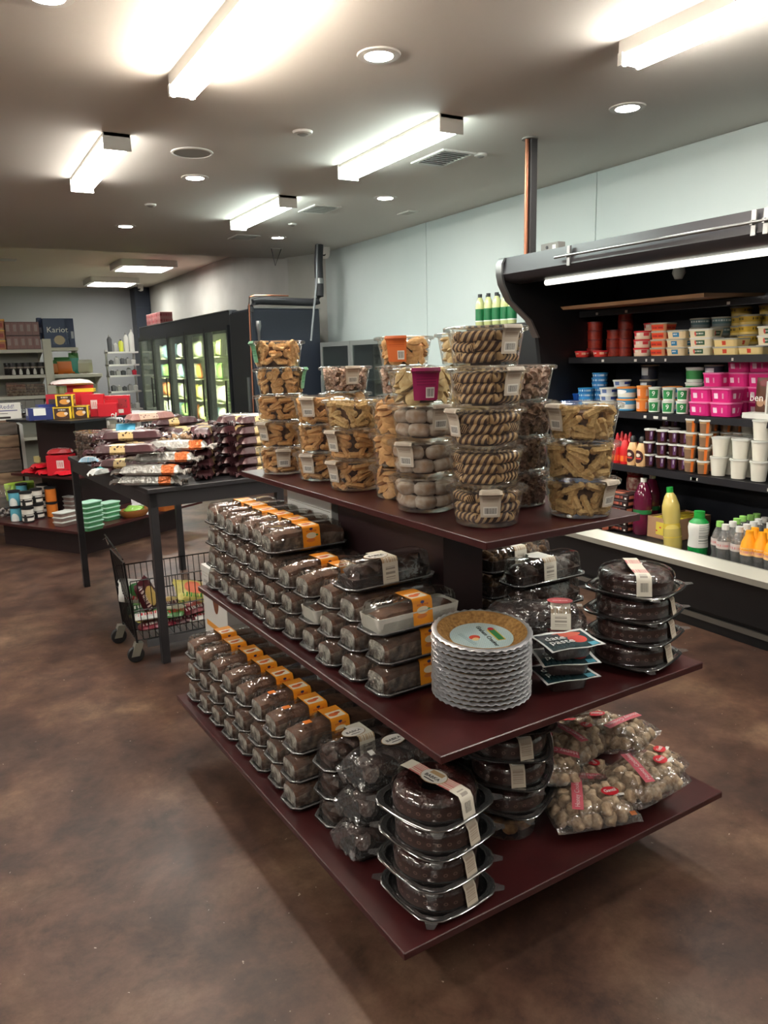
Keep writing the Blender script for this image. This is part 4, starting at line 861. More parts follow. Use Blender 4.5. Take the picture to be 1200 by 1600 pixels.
# ---- ring cakes under round domes on scalloped trays
RTR = MB()
def octs(r, z, k=.72, tab=0):
    pts = []
    for j in range(32):
        a = 2*PI*j/32; q = r/(max(abs(math.cos(a)), abs(math.sin(a)))**k if True else 1); q = min(q, r*1.17); pts.append((q*math.cos(a), q*math.sin(a), z))
    return pts
ringtray = MB().loft([octs(.088, 0), octs(.098, .012), octs(.102, .016), octs(.118, .017), octs(.118, .0195)], cap1=True).mesh('tray', trayb, 40)
tabm = MB()
for a in (PI/4,):
    c, s = math.cos(a), math.sin(a); px_, py_ = -s, c
    tabm.add([(c*.12-px_*.022, s*.12-py_*.022, .0205), (c*.12+px_*.022, s*.12+py_*.022, .0205), (c*.162+px_*.008, s*.162+py_*.008, .021), (c*.162-px_*.008, s*.162-py_*.008, .021)], [(0, 1, 2, 3)])
ringtab = tabm.mesh('lid_tab', clear('tab_pet', (230, 230, 228), .10, .12, .12, edge=.6))
ringlid = MB().lathe([(.112, .0222), (.108, .0225), (.106, .027), (.104, .05), (.1045, .053), (.102, .062), (.097, .069), (.088, .0735), (.072, .0745), (.066, .073), (.062, .070), (.001, .070)], 32, cap0=False, cap1=False).mesh('dome_lid', petr, 50)
ringrim = MB().loft([octs(.119, .0195), octs(.121, .0215), octs(.119, .0235), octs(.114, .0235), octs(.110, .0215), octs(.104, .0215)], cap0=False, cap1=False).mesh('lid_flange', clear('smoky_rim', (70, 72, 72), .05, .3, .1, edge=1), 70)
ringc = M('cocoa_ring', (64, 22, 18), .35, noise=(26, (26, 12, 10), .2), bump=(36, 1, .02), coat=.3)
ringp = P('printed_liner', (52, 28, 24), [('e', (j+.5)/26, .5, .009, .14, (110, 84, 76)) for j in range(26)]+[('e', (j+.5)/26, .5, .0045, .07, (52, 28, 24)) for j in range(26)], .6)
ringcake = MB().lathe([(.03, .019), (.097, .019), (.099, .048), (.092, .062), (.072, .069), (.045, .066), (.03, .05)], 32, cap0=False, cap1=False, )
ringside = MB().lathe([(.0985, .0195), (.1008, .052)], 32, cap0=False, cap1=False).mesh('paper_liner', ringp, 60)
ringcm = ringcake.mesh('cake', ringc, 60)
rlab = MB().strip([(x, 0, z) for x, z in ((-.112, .022), (-.107, .045), (-.105, .06), (-.096, .0735), (-.066, .0755), (0, .0735), (.066, .0755), (.096, .0735), (.105, .06), (.1075, .045), (.113, .022))], (0, .04, 0)).mesh('label_band', redck, 60)
rlab2 = MB().strip([(x, 0, z) for x, z in ((.066, .0755), (.096, .0735), (.105, .06), (.1075, .045), (.113, .022))], (0, .038, 0)).mesh('label_band', barl, 60)
def ringfn():
    t = thing('ring_cake', 'x', 'cake')
    for j in range(4): link('lid_tab', ringtab, t, None, j*PI/2)
    for nm, me in (('tray', ringtray), ('lid_flange', ringrim), ('cake', ringcm), ('paper_liner', ringside), ('dome_lid', ringlid)): link(nm, me, t)
    return t
RC = Proto(ringfn)
def put_ring(x, y, z, lb, rz, lab, lr, grp):
    p = G(x, y, z); o = RC.put(lb, p, rz, grp); l_ = link('label_band', lab, o); l_.rotation_euler = (0, 0, lr-rz); return o
for k in range(4):
    o = put_ring(.972-.006*(k % 2), 1.352, ZB+.001+.0765*k, f'cocoa ring cake under clear dome, {lev(k, 4)}, bottom shelf front corner stack', .1+.05*k, rlab if k == 3 else rlab2, -1.36 if k == 3 else -1.33+.05*k, 'ring cakes at the bottom shelf front corner')
    if k == 3:
        rz = o.rotation_euler[2]; ta = -1.36-rz
        tg = MB().lathe([(.034, 0), (.034, .0008)], 24, sy=.8).ob('brand_tag', paperw, o, loc=(0, 0, .0752)); tg.rotation_euler = (0, 0, ta)
        MB().lathe([(.036, 0), (.036, .0005)], 24, sy=.8).ob('tag_rim', M('kraft_tag', (170, 140, 100), .6), o, loc=(0, 0, .0748), rz=ta)
        R_ = Matrix.Rotation(ta, 4, 'Z')
        text('BABKA', .015, inkd, o, R_@Matrix.Translation((0, -.006, .0762))); MB().box(-.016, -.019, .0759, .016, -.016, .0764).ob('small_print', inkd, o, rz=ta)
        t2 = MB().box(-.02, .006, .0758, .02, .02, .0763).ob('tag_strip', M('kraft_tag', (170, 140, 100), .6), o); t2.rotation_euler = (0, 0, ta)
for k in range(4):
    put_ring(1.688+.006*(k % 2), 1.388, ZM+.001+.066*k+(0 if k else 0), f'cocoa ring cake under clear dome, {lev(k, 4)}, middle shelf cooler-side stack', .3, rlab if k == 3 else rlab2, (-2.2 if k == 3 else -1.25+.08*k), 'ring cakes on the middle shelf')
for k in range(4):
    put_ring(1.30, 1.47, ZB+.072+.0765*k, f'dark ring cake in clear pack, {lev(k, 4)}, bottom shelf stack under the pie tins', .5+.2*k, rlab2, facing(1.3, 1.47)+(-.9, .3, .5, -.6)[k], 'ring cakes in shadow on the bottom shelf')
mn = thing('small_cake_tub', 'small clear tub of tan cookies under the shadowed ring cakes', 'tub', G(1.29, 1.46, ZB+.001))
MB().lathe([(.075, 0), (.085, .045), (.09, .06)], 24, cap1=False).ob('tub_body', pet, mn, 50); MB().lathe([(.093, .058), (.094, .066), (.085, .068)], 24, cap0=False).ob('lid', pet, mn, 50)
for j in range(9): c = blob(.024, .022, .018, 8, 5, .25, j).ob('cookie', M('tan_cookie', (170, 130, 88), .7, noise=(50, (120, 84, 50), .2)), mn, 60); a = 2*PI*j/9; c.location = (.053*math.cos(a), .053*math.sin(a), .026+.006*(j % 2))

# ---- pie tins
foil = M('foil', (225, 225, 228), .35, .75, bump=(120, .5, .003)); crust = M('graham_crust', (196, 150, 90), .7, noise=(120, (132, 90, 44), .2), bump=(200, .5, .003))
def tinfn():
    t = thing('pie_tin', 'x', 'pie crust'); rings = []; n = 72
    for r, z, am in ((.083, 0, 0), (.086, .002, 0), (.112, .028, .0), (.117, .029, .0014), (.124, .0275, .0026), (.1265, .0265, .003), (.125, .025, .003)):
        rings.append([(r*math.cos(2*PI*j/n), r*math.sin(2*PI*j/n), z+am*.6*(1 if j % 2 else -1)) for j in range(n)])
    MB().loft(rings, cap1=False).ob('tin', foil, t, 30)
    MB().lathe([(.113, .0285), (.106, .027), (.083, .0065), (.001, .006)], 40, cap0=False, cap1=False).ob('crust', crust, t, 50)
    return t
TN = Proto(tinfn); px_, py_ = 1.175, 1.432
for k in range(14):
    q = TN.put(f'foil pie tin with graham crust, {lev(k, 14)} in stack of fourteen', G(px_+random.uniform(-.0015, .0015), py_+random.uniform(-.0015, .0015), ZM+.002+.0118*k), (random.uniform(-.006, .006), random.uniform(-.006, .006), k*1.3), 'foil pie tins in one stack')
q['label'] = 'topmost foil pie tin of the stack, graham crust with a blue gingham disc'
q.location = G(px_, py_, ZM+.002+.0118*13+.006); q.rotation_euler = (.085, -.02, 0)
disc = MB().lathe([(.08, .0075), (.08, .0083)], 36).ob('label_disc', P('gingham_disc', (205, 222, 226), [('k', 46, (160, 196, 210)), ('e', .38, .52, .09, .08, (214, 80, 60)), ('e', .36, .46, .06, .05, (235, 205, 150)), ('r', .2, .30, .3, .75, (150, 175, 185), 60)], .35), q)
ta = -1.76
def dt(s_, x, y, sz, mt): text(s_, sz, mt, q, Matrix.Rotation(ta, 4, 'Z')@Matrix.Translation((x, y, .0088)))
dt('Graham Cracker', .004, .014, .0175, inkd); lg = MB().box(-.03, .028, .0085, .036, .05, .009).ob('logo_patch', M('logo_yellow', (232, 196, 80), .5), q); lg.rotation_euler = (0, 0, ta)
lg2 = MB().box(-.026, .031, .009, .034, .047, .0094).ob('logo_field', M('logo_green', (50, 130, 80), .5), q); lg2.rotation_euler = (0, 0, ta)
dt('Gefen', .006, .039, .015, inkw)
lg3 = MB().lathe([(.008, .009), (.008, .0097)], 16).ob('logo_dot', redp, q); lg3.location = Matrix.Rotation(ta, 3, 'Z')@Vector((-.03, .04, 0))
clear_wrap = MB().lathe([(.116, .0305), (.116, .0309)], 40).ob('plastic_cover', clear('cover_pet', (252, 252, 250), .0, .03, .04, (12, .3, .01), edge=.12), q)

# ---- date paste packs
dpm = P('date_film', (32, 60, 66), [('r', 0, 0, 1, .07, (215, 215, 212)), ('r', 0, .93, 1, 1, (215, 215, 212)), ('r', 0, 0, .05, 1, (215, 215, 212)), ('r', .95, 0, 1, 1, (215, 215, 212)), ('e', .72, .55, .16, .22, (205, 70, 60)), ('e', .6, .82, .3, .12, (200, 90, 70)), ('r', .8, .1, .94, .3, (90, 160, 180)), ('r', .08, .72, .5, .9, (30, 24, 40))], .2)
def datefn():
    t = thing('date_paste_pack', 'x', 'food pack')
    MB().loft([rrect(.1, .075, .015, 0), rrect(.115, .088, .018, .03), rrect(.118, .09, .018, .033)]).ob('tray', M('date_brown', (48, 34, 32), .3, coat=.5, bump=(60, .6, .005)), t, 50)
    b = MB(); n = 6; vs = []; fs = []; uv = []
    for i in range(n+1):
        for j in range(n+1): u, v = i/n, j/n; vs.append(((u-.5)*.155, (v-.5)*.125, .0342+.004*abs(math.sin(u*5+v*3))*(abs(u-.5) > .4 or abs(v-.5) > .4)))
    for i in range(n):
        for j in range(n): a = i*(n+1)+j; fs.append((a, a+n+1, a+n+2, a+1)); uv.append([(i/n, j/n), ((i+1)/n, j/n), ((i+1)/n, (j+1)/n), (i/n, (j+1)/n)])
    b.add(vs, fs, uv).ob('film', dpm, t, 60)
    text('date', .034, inkw, t, Matrix.Translation((-.028, .016, .0392))); text('paste', .034, inkw, t, Matrix.Translation((-.022, -.012, .0392)))
    return t
DP = Proto(datefn)
for k in range(3): DP.put(f'flat date paste pack with white-edged film, {lev(k, 3)} of three beside the pie tins', G(1.405+(0, .005, .012)[k], 1.375, ZM+.001+.0425*k), (0, 0, YG-.35+(.05, -.12, .08)[k]), 'date paste packs')

# ---- middle shelf, cooler side: boxed babkas and a wrapped strudel
for (x, y, n, kd, lb) in ((1.53, 1.87, 3, 'nutty', 'crumble-topped cake in clear pack'), (1.50, 1.705, 3, 'babka', 'dark twisted babka in clear pack')):
    for k in range(n):
        o = put_pack(kd, x, y, ZM+.001+k*step, f'{lb}, {lev(k, n)}, cooler-side stack behind the ring cakes, middle shelf', -.02, BANDW if k == n-1 else None, 'boxed babkas on the cooler side')
        if k == n-1: MB().lathe([(.034, 0), (.034, .0008)], 22, sy=.72).ob('brand_tag', paperw, o, loc=(.12, 0, PH+.0003))
def strudel():
    t = thing('wrapped_strudel', 'x', 'cake')
    MB().tube([(-.13, 0, .04), (-.11, 0, .042), (.1, 0, .042), (.12, 0, .038)], [.02, .038, .038, .02], 12).ob('cake', dcake, t, 60)
    pillow(.29, .115, .082, 16, 10, .005, 9, 6, 4, 1).ob('wrapper', film, t, 30)
    MB().strip([(.07, -.061, .02), (.07, -.05, .06), (.07, -.02, .0835), (.07, .02, .0835), (.07, .05, .06)], (.055, 0, 0)).ob('label_band', whband, t, 60)
    MB().lathe([(.036, 0), (.036, .001)], 22, sy=.7).ob('red_oval', P('red_oval', (176, 30, 44), [('r', .2, .42, .8, .56, (225, 190, 190), 40)]), t, loc=(.07, 0, .086)); MB().box(.115, -.03, .08, .13, -.01, .0815).ob('price_sticker', paperw, t)
    return t
ST = Proto(strudel)
for k in range(2): ST.put(('long wrapped strudel under the red-label one', 'long wrapped strudel with red oval label behind date paste packs')[k], G(1.478+.004*k, 1.562+.004*k, ZM+.001+.083*k), YG-.72, 'wrapped strudels')
# ---- cartons behind the stacks
cart_p = P('white_carton', (206, 204, 198), [('e', .55, .62, .13, .24, (110, 62, 38)), ('r', .1, .12, .8, .2, (222, 150, 60)), ('r', .08, .7, .24, .86, (165, 162, 156), 20, 1)], .5)
cart_q = M('carton_side', (168, 166, 162), .5)
def carton(x0, y0, z0, x1, y1, z1, lb, txt=None):
    t = thing('shipping_carton', lb, 'box', G(x0, y0, z0), YG); b = MB(); lx, ly, lz = x1-x0, y1-y0, z1-z0
    b.box(0, 0, 0, lx, ly, lz, m=1)
    b.mi[2] = 0; b.uv[2] = [(0, 0), (1, 0), (1, 1), (0, 1)]
    b.ob('carton', [cart_p, cart_q], t, bevel=.002)
    MB().box(-.0006, ly*.02, lz*.9, 0, ly*.98, lz*.905).box(0, ly/2-.02, lz, lx, ly/2+.02, lz+.0008).ob('packing_tape', clear('tape', (235, 225, 200), .2, .1, .2), t)
    if txt: text(txt, .032, M('carton_ink', (230, 200, 170), .5), t, frame((-.001, ly*.45, lz*.63), (0, -1, 0), (-1, 0, 0)))
carton(1.06, 2.95, 0, 1.36, 3.24, .31, 'white carton on floor at gondola end, lower of two'); carton(1.06, 2.95, .311, 1.36, 3.24, .62, 'white carton with cocoa-bean print at gondola end, upper of two')
carton(1.255, 2.36, ZM+.001, 1.55, 2.72, 1.0, 'white milk carton box under the upper shelf behind the loaf packs', 'Milk')

# ---- bags of honey cookies
nugc = [blob(.024, .02, .017, 8, 5, .3, s_).mesh('nugget', M('honey_nugget', (214, 192, 162), .7, noise=(60, (128, 98, 70), .25)), 60) for s_ in range(3)]
bagp = P('bag_print', (190, 40, 60), [], .4)
def cookiebag(seed):
    def fn():
        rnd = random.Random(seed); t = thing('cookie_bag', 'x', 'bag'); Lx, Ly, Hh = .24, .17, .068
        k = 0
        for i in range(7):
            for j in range(5):
                for l_ in range(2):
                    u, v = (i-3)/3.6+rnd.uniform(-.06, .06), (j-2)/2.7+rnd.uniform(-.08, .08)
                    if abs(u)**2.5+abs(v)**2.5 > .92: continue
                    h = Hh*(1-abs(u)**3)*(1-abs(v)**3)
                    if l_ == 1 and h < .045: continue
                    c = link('nugget', nugc[rnd.randrange(3)], t, (u*Lx/2*.95, v*Ly/2*.95, .026+l_*.024), (rnd.random()*3, rnd.random()*3, rnd.random()*6)); c.scale = (1.0,)*3
        pillow(Lx, Ly, Hh, 14, 10, .007, seed, 4, 4, 1).ob('bag', film, t, 25)
        z = Hh*1.06
        MB().lathe([(.026, 0), (.026, .001)], 20, sy=.7).ob('oval_logo', redp, t, loc=(.055, -.01, z), rz=(0, .12, .15)); text('Gattil', .017, inkw, t, Matrix.Translation((.055, -.01, z+.0022))@Matrix.Rotation(.15, 4, 'Z')@Matrix.Rotation(.12, 4, 'Y'))
        bb = MB().strip([(-.065, 0, 0), (-.02, 0, .003), (.02, 0, .003), (.065, 0, 0)], (0, .03, 0)).ob('print_banner', M('banner_pink', (198, 92, 104), .5), t, loc=(-.035, .0, z+.001), rz=1.2)
        text('Honey Cookies', .019, M('banner_white', (232, 205, 205), .5), t, Matrix.Translation((-.035, 0, z+.0055))@Matrix.Rotation(1.2, 4, 'Z'))
        MB().box(-.03, -.005, 0, .03, .005, .0008).ob('net_weight_bar', paperw, t, loc=(.085, -.02, z-.008), rz=(0, .25, .3))
        return t
    return Proto(fn)
CB = [cookiebag(3), cookiebag(8)]
for i, (x, y, z, rx, ry, rz, lb) in enumerate((
    (1.62, 1.62, .0, 0, 0, .6, 'clear bag of honey cookies at the bottom rear of the pile'), (1.80, 1.66, .0, 0, 0, 2.2, 'clear bag of honey cookies at the back cooler-side of the pile'),
    (1.60, 1.42, .0, 0, 0, 1.2, 'clear bag of honey cookies underneath the middle of the pile'), (1.80, 1.40, .0, 0, 0, .3, 'clear bag of honey cookies near the shelf corner, lowest'),
    (1.475, 1.335, .012, .1, -.05, -.35, 'bag of honey cookies drooping at the shelf front with orange sticker'), (1.66, 1.31, .05, .12, .0, .1, 'bag of honey cookies lying along the shelf front edge'),
    (1.60, 1.52, .078, .05, .1, .35, 'bag of honey cookies with upright red oval atop the pile'), (1.76, 1.5, .075, -.05, .1, 1.9, 'shiny bag of honey cookies topping the cooler side of pile'),
    (1.69, 1.66, .15, -.1, -.1, .9, 'topmost bag of honey cookies, tucked up under the middle shelf'), (1.47, 1.5, .07, .15, -.15, 1.3, 'bag of honey cookies leaning against the shadowed ring cakes'))):
    o = CB[i % 2].put(lb, G(x, y, ZB+.004+z+.1*(abs(rx)+abs(ry))), (rx, ry, rz), 'bags of honey cookies')
    if i == 4: MB().box(-.008, -.008, 0, .008, .008, .001).ob('orange_sticker', M('orange_sticker', (236, 130, 40), .5), o, loc=(.1, -.06, .03))

# ================================================================== DARK TABLE WITH WRAPPED CAKES
TA = .071; FLc = Vector((.811, 3.75, 0)); TZ = .9
ex = Vector((math.cos(TA), math.sin(TA), 0)); ey = Vector((-math.sin(TA), math.cos(TA), 0))
def T_(a, b, z=TZ): v = FLc+ex*a+ey*b; return Vector((v.x, v.y, z))
tb = thing('dark_table', 'dark grey metal table with square legs piled with wrapped cakes', 'table', T_(0, 0, 0), TA)
tm = M('table_charcoal', (44, 43, 45), .4, noise=(6, (34, 33, 36), .3))
TL, TWd = 1.74, .74
MB().box(0, 0, TZ-.025, TWd, TL, TZ).ob('tabletop', tm, tb, bevel=.003)
for a in ((.01, .01, TWd-.01, .03), (.01, TL-.03, TWd-.01, TL-.01), (.01, .03, .03, TL-.03), (TWd-.03, .03, TWd-.01, TL-.03)): MB().box(a[0], a[1], TZ-.095, a[2], a[3], TZ-.025).ob('apron', tm, tb)
for x in (.01, TWd-.05):
    for y in (.01, TL-.05): MB().box(x, y, 0, x+.04, y+.04, TZ-.025).ob('leg', tm, tb, bevel=.002)
chocm = P('choc_wrap', (70, 38, 42), [('s', .28, 0, .52, 1, (206, 180, 126), (60, 36, 26), 16), ('r', .6, .3, .75, .36, (150, 120, 110), 90), ('r', 0, 0, .03, 1, (96, 62, 66))], .3, 0, (26, .6, .01))
silvm = P('silver_wrap', (190, 188, 182), [('r', .72, 0, .93, 1, (196, 104, 52)), ('e', .76, .5, .035, .3, (80, 44, 28)), ('r', .3, .48, .64, .56, (120, 110, 104), 70)], .3, .35, (30, .9, .02))
pinkw = P('pinkish_wrap', (150, 104, 98), [('s', .2, 0, .6, 1, (196, 170, 150), (110, 60, 60), 20)], .35, 0, (26, .6, .01))
def wrapfn(lbl, mt, Lx=.3, Ly=.09, Hh=.05, cat='cake', fin=M('crinkle_brown', (58, 32, 36), .25, coat=.4)):
    def fn():
        t = thing('wrapped_cake_bar', lbl, cat)
        pillow(Lx, Ly, Hh, 16, 8, .002, len(lbl), 10, 6).ob('wrapper', mt, t, 40)
        for sg_ in (-1, 1):
            b = MB(); vs = []; n = 12
            for i in range(n+1):
                y = (i/n-.5)*Ly*1.02; z = Hh*.3+Hh*.26*math.sin(i*2.3)
                vs += [(sg_*(Lx/2-.004), y, Hh*.3), (sg_*(Lx/2+.022), y*1.05, max(.002, z)), (sg_*(Lx/2+.04), y*1.12, max(.002, Hh*.3-Hh*.26*math.cos(i*1.9)))]
            b.add(vs, [f for i in range(n) for f in ((3*i, 3*i+1, 3*i+4, 3*i+3), (3*i+1, 3*i+2, 3*i+5, 3*i+4))]).ob('crimped_end', fin, t, 20)
        return t
    return Proto(fn)
W_ = {'choc': wrapfn('brown wrapped cake bar with beige chip-cake print', chocm), 'silv': wrapfn('silver wrapped cake bar with orange end', silvm, .3, .085, .05, fin=M('crinkle_silver', (185, 180, 174), .22, .7)), 'pink': wrapfn('pinkish wrapped cake bar', pinkw)}
DSC = {'choc': 'brown chip-print wrapped cake bar', 'silv': 'silver and orange wrapped cake bar', 'pink': 'pinkish-brown wrapped cake bar'}
def bar(kind, p0, p1, z, where):
    a, b = onz(*p0, z), onz(*p1, z); c = (a+b)/2; d = b-a
    return W_[kind].put(f'{DSC[kind]}, {where}', Vector((c.x, c.y, z)), math.atan2(d.y, d.x), 'wrapped cake bars on the dark table')
# under-layer rows, seen between the upper bars
for i, nlev in enumerate((2, 3, 3, 4, 4, 4)):
    for j in range(2):
        if j and i < 2: continue
        for l_ in range(nlev):
            W_['choc'].put(f'{DSC["choc"]}, {lev(l_, nlev)}, {ORD[i+1]} row back, {("aisle", "inner")[j]} pile', T_((.2, .54)[j], .46+.125*i, TZ+.002+.053*l_), TA+random.uniform(-.04, .04), 'wrapped cake bars on the dark table')
bar('silv', (190, 757), (278, 757), TZ+.002, 'lowest at the table front edge')
bar('silv', (190, 742), (284, 741), TZ+.055, 'second at front, over the lowest one')
bar('choc', (166, 731), (238, 731), TZ+.055, 'beside the teal wrapper at aisle corner')
bar('silv', (216, 722), (300, 721), TZ+.108, 'third from the table front')
bar('silv', (238, 704), (318, 702), TZ+.161, 'highest of the silver ones')
bar('choc', (160, 711), (232, 708), TZ+.161, 'big front one with orange ribbon print')
bar('choc', (172, 689), (244, 686), TZ+.214, 'left of the danishes')
bar('pink', (206, 660), (262, 655), TZ+.267, 'at the far end behind the danishes')
bar('choc', (246, 667), (300, 662), TZ+.214, 'at the far end next to the pinkish one')
def pile(kind, a, b, rz, n, where, dz=.053):
    for k in range(n): W_[kind].put(f'{DSC[kind]}, {lev(k, n)} {where}', T_(a+.006*(k % 2), b, TZ+.002+dz*k), rz+random.uniform(-.04, .04), 'wrapped cake bars on the dark table')
pile('choc', .66, .07, TA-.05, 6, 'of stack touching cookie tubs')
pile('choc', .60, .19, TA+.0, 6, 'of second stack behind cookie tubs')
pile('choc', .40, .24, 1.1, 5, 'of stack with crinkled ends forward')
pile('choc', .46, .42, 1.0, 5, 'of the crinkled stack farther back')
tw = thing('snack_pouch', 'white and teal crumpled pouch at the table aisle corner', 'pouch', onz(158, 742, TZ+.002), .6); pillow(.14, .07, .04, 10, 6, .006, 4, 4, 4, 1).ob('pouch', P('teal_pouch', (205, 208, 205), [('r', .3, .2, .6, .8, (60, 150, 150)), ('r', .7, 0, 1, 1, (120, 70, 80))], .3), tw, 40)
bp_ = thing('snack_pouch', 'sky-blue pouch peeking out behind the brown bars', 'pouch', T_(.14, .8, TZ+.214), 0); pillow(.11, .1, .04, 8, 6, .004, 6, 3, 3).ob('pouch', M('sky_pouch', (80, 175, 215), .35), bp_, 40, rz=(1.0, 0, -.5))
sp2 = thing('snack_pouch', 'striped white pouch with blue lettering beside nut tubs', 'pouch', T_(.03, 1.25, TZ+.002), -.5); pillow(.12, .08, .04, 8, 6, .003, 2, 4, 4).ob('pouch', P('striped_pouch', (212, 206, 206), [('r', 0, .5, 1, 1, (170, 90, 100), 40), ('r', 0, 0, 1, .4, (90, 170, 205), 40)], .3), sp2, 40)
dan = M('sesame_danish', (206, 166, 112), .7, noise=(60, (172, 122, 70), .2), bump=(90, 1, .01))
for px, py, lb in ((263, 690, 'left one of the pair'), (298, 688, 'right one of the pair')):
    t = thing('packed_danish', f'oval sesame danish in clear film on the cake bars, {lb}', 'pastry', onz(px, py, TZ+.162), -.5, 'sesame danishes')
    blob(.062, .04, .024, 14, 8, .08, 3).ob('danish', dan, t, 60, loc=(0, 0, .024)); pillow(.15, .1, .055, 10, 8, .003, 3, 3, 3).ob('film', film, t, 30)
nutm = [blob(.013, .012, .01, 7, 4, .3, q).mesh('nut', M('chocolate_nut', (64, 42, 36), .4, noise=(50, (110, 84, 70), .2)), 60) for q in range(2)]
def nuttub():
    t = thing('nut_tub', 'x', 'tub'); MB().lathe([(.072, 0), (.08, .045), (.083, .05)], 22, cap1=False).ob('tub_body', pet, t, 50); MB().lathe([(.086, .048), (.087, .055), (.08, .057)], 22, cap0=False).ob('lid', petc, t, 50)
    for l_ in range(3):
        for j in range(13): a = 2*PI*(j+.5*l_)/13; link('nut', nutm[j % 2], t, (.064*math.cos(a), .064*math.sin(a), .012+.015*l_), (j, l_, j*2))
    MB().lathe([(.062, .002), (.066, .044)], 14).ob('nut_filling', nutm[0].materials[0], t, 50)['kind'] = 'stuff'
    MB().box(-.012, -.0765, .02, .012, -.0755, .034).ob('price_sticker', paperw, t); return t
NT = Proto(nuttub)
for a_, b_2, n, lb in ((.10, 1.56, 3, 'front stack by the aisle corner'), (.10, 1.37, 3, 'second stack behind'), (.29, 1.6, 3, 'third stack under the tin'), (.48, 1.62, 3, 'rear stack at table end')):
    for k in range(n): NT.put(f'clear tub of chocolate nuts, {lev(k, n)}, {lb}', T_(a_, b_2, TZ+.002+.058*k), .5+random.uniform(-.3, .3), 'chocolate nut tubs')
ti = thing('cookie_tin', 'small grey patterned tin with looped bow on the nut tubs', 'tin', T_(.29, 1.6, TZ+.177), .5)
MB().lathe([(.05, 0), (.052, .002), (.052, .06)], 22).ob('tin_body', P('tin_pattern', (130, 130, 118), [('r', 0, .3, 1, .75, (200, 198, 186), 34), ('e', .5, .8, .04, .14, (225, 225, 220))], .4), ti, 50); MB().lathe([(.054, .056), (.054, .066), (.048, .068)], 22).ob('lid', steel, ti, 50)
MB().tube([(.012*math.cos(a)-.01, 0, .082+.012*math.sin(a)) for a in [k*PI/5 for k in range(11)]], .003, 6).ob('bow', paperw, ti, 50); MB().tube([(.01, 0, .068), (.016, .0, .09), (.02, .0, .1)], .005, 6).ob('bow_tail', paperw, ti, 50)
rp = T_(.66, .42)
for k in range(4): put = RC.put(f'ring cake under clear dome on the dark table behind the brown bars, {lev(k, 4)}', (rp.x, rp.y, TZ+.002+.0765*k), .3, 'ring cakes on the dark table')

# ================================================================== WIRE CART UNDER THE TABLE
wire = M('black_wire', (20, 20, 22), .4, .4)
crt = thing('wire_cart', 'black wire basket cart on casters parked under the dark table', 'cart', (0, 0, 0))
cx0, cx1, cy0, cy1, cz0, cz1 = .72, 1.42, 3.86, 4.2, .115, .43
def grid(a, b, c, d, n, name, r=.0022):
    """wire panel: corners a,b along the bottom, c above a, d above b"""
    a, b, c, d = map(Vector, (a, b, c, d)); m = MB()
    for k in range(n+1): u = k/n; m.tube([a.lerp(b, u), c.lerp(d, u)], r, 4)
    for v in (0, .5, 1): m.tube([a.lerp(c, v), b.lerp(d, v)], r*1.5, 4)
    o = m.ob(name, wire, crt); o['kind'] = 'stuff'; return o
ix = .03
grid((cx0, cy0, cz0), (cx1, cy0, cz0), (cx0-.01, cy0-.01, cz1), (cx1, cy0-.01, cz1), 22, 'side_wire_panel'); grid((cx0, cy1, cz0), (cx1, cy1, cz0), (cx0-.01, cy1+.01, cz1), (cx1, cy1+.01, cz1), 22, 'side_wire_panel')
grid((cx1, cy0, cz0), (cx1, cy1, cz0), (cx1, cy0-.01, cz1), (cx1, cy1+.01, cz1), 12, 'end_wire_panel'); grid((cx0, cy0, cz0), (cx0, cy1, cz0), (cx0-.03, cy0-.01, cz1+.1), (cx0-.03, cy1+.01, cz1+.1), 11, 'end_wire_panel')
grid((cx0, cy0, cz0), (cx1, cy0, cz0), (cx0, cy1, cz0), (cx1, cy1, cz0), 18, 'wire_floor')
for x in (cx0, cx1):
    for y in (cy0, cy1): MB().tube([(x, y, .1), (x-(.03 if x == cx0 else 0), y, cz1+(.1 if x == cx0 else 0))], .006, 6).ob('corner_rod', wire, crt, 50)
MB().tube([(cx0-.035, cy0-.01, cz1+.12), (cx0-.035, cy1+.1, cz1+.16)], .004, 6).ob('handle', wire, crt, 50)
for y in (cy0+.08, cy1+.02): MB().tube([(cx0-.035, y, cz1+.12), (cx0-.045, y, cz1+.16), (cx0-.06, y, cz1+.15)], .003, 6).ob('hook', chrome, crt, 50)
MB().box(cx0+.05, cy0-.005, .07, cx1+.02, cy0+.01, .11).box(cx0+.05, cy1-.01, .07, cx1+.02, cy1+.005, .11).ob('base_rail', M('grey_rail', (105, 106, 108), .4, .4), crt)
for x, y in ((cx0+.01, cy0+.01), (cx0-.01, cy1-.0), (cx1-.03, cy0+.02), (cx1-.03, cy1-.02)):
    w_ = MB().lathe([(.01, -.016), (.038, -.014), (.042, -.008), (.042, .008), (.038, .014), (.01, .016)], 20).ob('caster_wheel', M('rubber', (22, 22, 24), .6), crt, 40, loc=(x-.02, y, .042), rz=(PI/2, 0, 0))
    MB().loft([[(x-.045, y+s_*.02, .035), (x-.005, y+s_*.02, .035), (x+.02, y+s_*.02, .1), (x-.02, y+s_*.02, .105)] for s_ in (-1, 1)]).ob('caster_fork', M('zinc', (150, 150, 138), .35, .6), crt)
